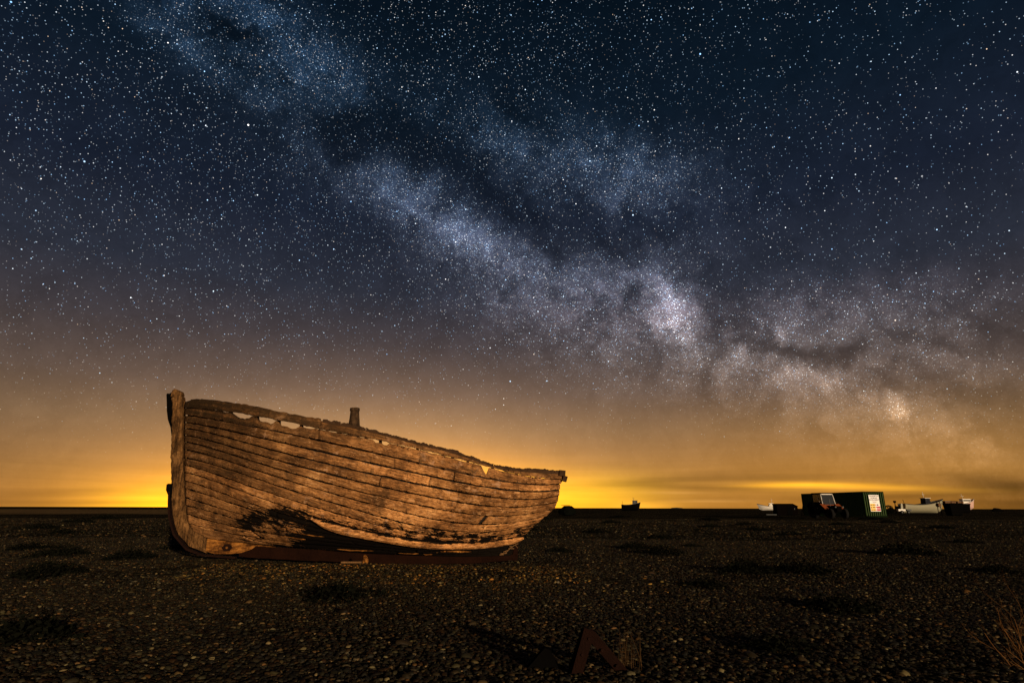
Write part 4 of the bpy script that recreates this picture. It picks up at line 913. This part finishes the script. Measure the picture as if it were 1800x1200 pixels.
# ------------------------------------------------------------------ low hut left of the container
hut = empty('hut', (37.1, 80.5, 0), R(-12), 'low dark wooden hut with a shallow roof left of the container', 'hut')
MB().prism([(-1.25, 0), (1.35, 0), (1.35, 1.10), (.75, 1.42), (-1.25, 1.42)], -1.2, 1.2).build('wall', M['shed'], hut)
MB().prism([(-1.30, 1.423), (.76, 1.423), (1.42, 1.08), (1.42, 1.13), (.77, 1.48), (-1.30, 1.48)], -1.3, 1.3).build('roof', M['shed'], hut)
MB().box((.35, -1.215, .55), (.65, .03, 1.05)).build('door', M['black_iron'], hut)
MB().box((.95, -1.21, .8), (.08, .02, .22)).build('notice', M['grey'], hut)
MB().box((-2.0, -1.0, .05), (1.3, .3, .10)).build('doorstep', M['grey'], hut)

# ------------------------------------------------------------------ fishing boats drawn up along the beach
def fishing_boat(name, loc, rz, L, B_, H_, hullm, topm, label, house=(.55, .8, 1.1), fwd=True, stripe=None, reg=None, mast=1.6, windows=3, sheer_=.55, housem=None, roll=0):
    bt = empty(name, loc, rz, label, 'boat', 'fishing boats drawn up along the beach')
    nu, nv = 22, 7; v = []; f = []
    for i in range(nu):
        t = i/(nu-1); x = (t-.5)*L; w = B_/2*(min(1, (t+.35)/.6)**.6)*(1-max(0, (t-.5)/.5)**2.6)+.02
        sh = H_*(.62+sheer_*(t-.35)**2*2.2+.10*t)
        for side in (-1, 1):
            for j in range(nv):
                a = j/(nv-1); z = .12*H_*(1-a)*(0 if t < .85 else 2*(t-.85)/.15)+a*sh
                y = side*w*(1-(1-a)**2.4)**.55 if a > 0 else side*.03
                v.append((x+(.12*L*(t**6))*(a-.5)*.7, y, z))
    for i in range(nu-1):
        for sd_ in (0, 1):
            for j in range(nv-1):
                a = i*2*nv+sd_*nv+j; q = (a, a+1, a+1+2*nv, a+2*nv); f.append(q if sd_ else q[::-1])
    for i in range(nu-1): a = i*2*nv+nv-1; f.append((a, a+nv, a+3*nv, a+2*nv))
    f.append(tuple(range(nv))[::-1]+tuple(range(nv, 2*nv)))
    MB().add(v, f, True).build('hull', hullm, bt)
    for side in (0, 1):                                     # rubbing rail follows the sheer
        pts = [Vector(v[i*2*nv+side*nv+nv-1])+Vector((0, 0, -.02)) for i in range(nu)]
        MB().tube([p_+Vector((0, (1 if side else -1)*.02, 0)) for p_ in pts], .045, 6).build('rail', stripe or M['navy'], bt)
    hx, hl, hh = house; x0 = (hx-.5)*L; zt = H_*.66
    hm = housem or topm
    MB().box((x0, 0, zt+hh/2), (hl, B_*.48, hh), 0, 0, 0, .9).build('wheelhouse', hm, bt)
    MB().box((x0+.02, 0, zt+hh+.04), (hl*1.12, B_*.52, .07)).build('wheelhouse_roof', topm, bt)
    for k in range(windows):
        for sd_ in (-1, 1): MB().box((x0-hl*.32+k*hl*.64/max(1, windows-1), sd_*B_*.228, zt+hh*.70), (hl*.2, .03, hh*.30)).build('window', M['glass'], bt)
    for sd_ in (-1, 1): MB().box((x0+hl*.455, sd_*B_*.11, zt+hh*.70), (.03, B_*.17, hh*.30)).build('window', M['glass'], bt)
    MB().tube([(x0-hl*.2, 0, zt+hh), (x0-hl*.32, 0, zt+hh+mast)], [.05, .03], 6).tube([(x0-hl*.5, 0, zt+hh+mast*.6), (x0, 0, zt+hh+mast*.55)], .025, 5).build('mast', topm, bt)
    MB().tube([(-L*.42, 0, H_*.5), (-L*.45, 0, H_*1.05)], .04, 6).build('winch_post', M['black_iron'], bt)
    if reg:
        for sd_ in (-1, 1): text(reg, .34, (L*.33, -sd_*-1*(B_*.335+.02) if False else -B_*.40*1, H_*.70), M['sign_black'], bt, (R(90), 0, R(22)), 'registration') if sd_ < 0 else None
    bt.rotation_euler = (roll, 0, rz); return bt
fishing_boat('fishing_boat', (34.2, 170, .15), R(-14), 5.2, 2.2, 2.5, M['black_iron'], M['grey'], 'small dark fishing boat with a mast silhouetted on the yellow horizon', (.74, 1.5, 1.1), mast=1.0, stripe=M['grey'], windows=2, sheer_=.22)
fishing_boat('fishing_boat', (91.8, 210, .15), R(172), 8.4, 2.6, 1.9, M['white'], M['white'], 'white fishing boat half hidden behind the low dark hut', (.48, 1.5, 1.15), mast=1.7, windows=2, stripe=M['navy'])
fishing_boat('fishing_boat', (79.8, 115, .10), R(6), 8.6, 2.7, 2.35, M['cream'], M['white'], 'large cream-hulled fishing boat with dark wheelhouse right of the container', (.60, 1.1, 1.15), mast=1.25, windows=2, stripe=M['navy'], reg='RX 435', housem=M['navy'], sheer_=.42)
fishing_boat('fishing_boat', (129.4, 170, .65), R(8), 8.0, 2.7, 2.4, M['pink'], M['white'], 'pinkish white fishing boat with windowed wheelhouse behind the black skip', (.66, 2.7, 1.3), mast=1.5, windows=4, stripe=M['white'])
# deck gear of the cream boat stays on it
# skips with fishing gear on top
def skip(loc, rz, w, h, d, label):
    sk = empty('skip', loc, rz, label, 'skip')
    MB().add([(-w*.40, -d*.4, .04), (w*.40, -d*.4, .04), (w*.40, d*.4, .04), (-w*.40, d*.4, .04), (-w/2, -d/2, h), (w/2, -d/2, h), (w/2, d/2, h), (-w/2, d/2, h)],
             [(3, 2, 1, 0), (0, 1, 5, 4), (1, 2, 6, 5), (2, 3, 7, 6), (3, 0, 4, 7)]).build('body', M['black_iron'], sk)
    for y in (-d/2, d/2): MB().box((0, y, h), (w+.08, .08, .09)).build('rim', M['black_iron'], sk)
    for x in (-w*.3, w*.3): MB().box((x, 0, .0), (.12, d*.8, .09)).build('skid', M['black_iron'], sk)
    return sk
skip((59.6, 80, 0), R(3), 1.75, 1.55, 1.3, 'tapered black steel skip standing in front of the pinkish boat')
skip((62.7, 82.4, .35), R(3), 1.5, 1.15, 1.2, 'smaller black steel skip just behind and right of the tapered one')
rg = np.random.default_rng(77)
for i, (x, y, z) in enumerate(((58.9, 80.0, 1.55), (59.7, 80.1, 1.55), (60.5, 80.2, 1.52), (62.5, 82.3, 1.50))):
    pt = empty('fish_box', (x, y, z), R(12*i), ['brown fish box on the left end of the tapered skip', 'brown fish box in the middle of the tapered skip', 'brown fish box on the right end of the tapered skip', 'brown fish box on the smaller skip'][i], 'box')
    MB().box((0, 0, .16), (.72, .5, .26), 0, 0, 0, 1.08).build('body', M['net'], pt); MB().box((0, 0, .31), (.80, .56, .04)).build('lid', M['black_iron'] if i % 2 else M['grey'], pt)
pt = empty('net_hauler', (60.6, 84, 0), R(10), 'brown frame with a drum standing between the cream boat and the skip', 'net hauler')
for x in (-.25, .35): MB().tube([(x, 0, 0), (x*.7, 0, 1.9)], .05, 6).build('post', M['rust'], pt)
MB().wheel((.0, 0, 1.35), .26, .5).build('drum', M['net'], pt); MB().box((.05, 0, 1.93), (.7, .12, .08)).build('crossbar', M['darkrust'], pt)
# trailer and winch at the stern of the cream boat
tl = empty('boat_trailer', (69.2, 104.5, 0), R(4), 'low grey-white boat trailer on the shingle left of the cream boat', 'trailer')
MB().box((-.6, 0, .62), (1.3, .5, .34)).build('side_board', M['white'], tl); MB().box((.75, 0, .62), (.8, .5, .32)).build('side_board', M['grey'], tl)
for x in (-.7, .5): t = MB().wheel((x, -.3, .28), .28, .18).build('wheel', M['rubber'], tl); MB().wheel((x, -.3, .28), .14, .2).build('hub', M['grey'], t)
wc = empty('beach_winch', (69.0, 106, 0), 0, 'dark winch on a post beside a pale engine cover, left of the cream boat', 'winch')
MB().tube([(-.3, 0, 0), (-.28, 0, 1.9)], .07, 6).build('post', M['black_iron'], wc); MB().box((-.28, 0, 2.05), (.34, .3, .36)).build('winch_head', M['black_iron'], wc)
MB().box((.1, 0, 1.0), (.7, .6, .6)).build('engine', M['black_iron'], wc); MB().box((.75, 0, 1.25), (.40, .5, 1.0), 0, R(8), 0, .7).build('engine_cover', M['cream'], wc)
# bushes beside the container
for k, (x, y, s_, lb) in enumerate(((63.6, 100, .85, 'taller dark bush right beside the green container'), (64.6, 101, .62, 'lower dark bush between the container and the winch'))):
    bs = empty('bush', (x, y, 0), 0, lb, 'bush'); r = np.random.default_rng(k+70); mb = MB()
    for i in range(700):
        a = r.normal(0, 1, 3); a /= np.linalg.norm(a); d = r.uniform(.3, 1)**.4; q = np.array([a[0]*.95, a[1]*.8, .85+a[2]*.8])*s_*np.array([d*(1+.2*math.sin(4*a[0]+k)), d, 1]); q[2] = max(q[2], 0)
        ax = r.normal(0, 1, 3); ax /= np.linalg.norm(ax); bx = np.cross(ax, r.normal(0, 1, 3)); bx /= np.linalg.norm(bx); w_ = .09
        mb.add([q-ax*w_, q+bx*w_*.5, q+ax*w_, q-bx*w_*.5], [(0, 1, 2, 3)])
    mb.build('foliage', M['weed'], bs); MB().tube([(0, 0, -.1), (0, 0, s_)], .05, 5).build('stem', M['darkwood'], bs)
o = lump('upturned_dinghy', (147.4, 180, .35), (1.5, .8, .85), M['black_iron'], 91, 0, 'dark upturned dinghy low on the horizon near the right edge', 'dinghy')
# distant headland on the horizon
o = lump('hill', (1.0, 1.0, 0), (1, 1, 1), M['hill'], 93); o.location = (1560, 5600, -16); o.scale = (80, 60, 20); tag(o, kind='structure')
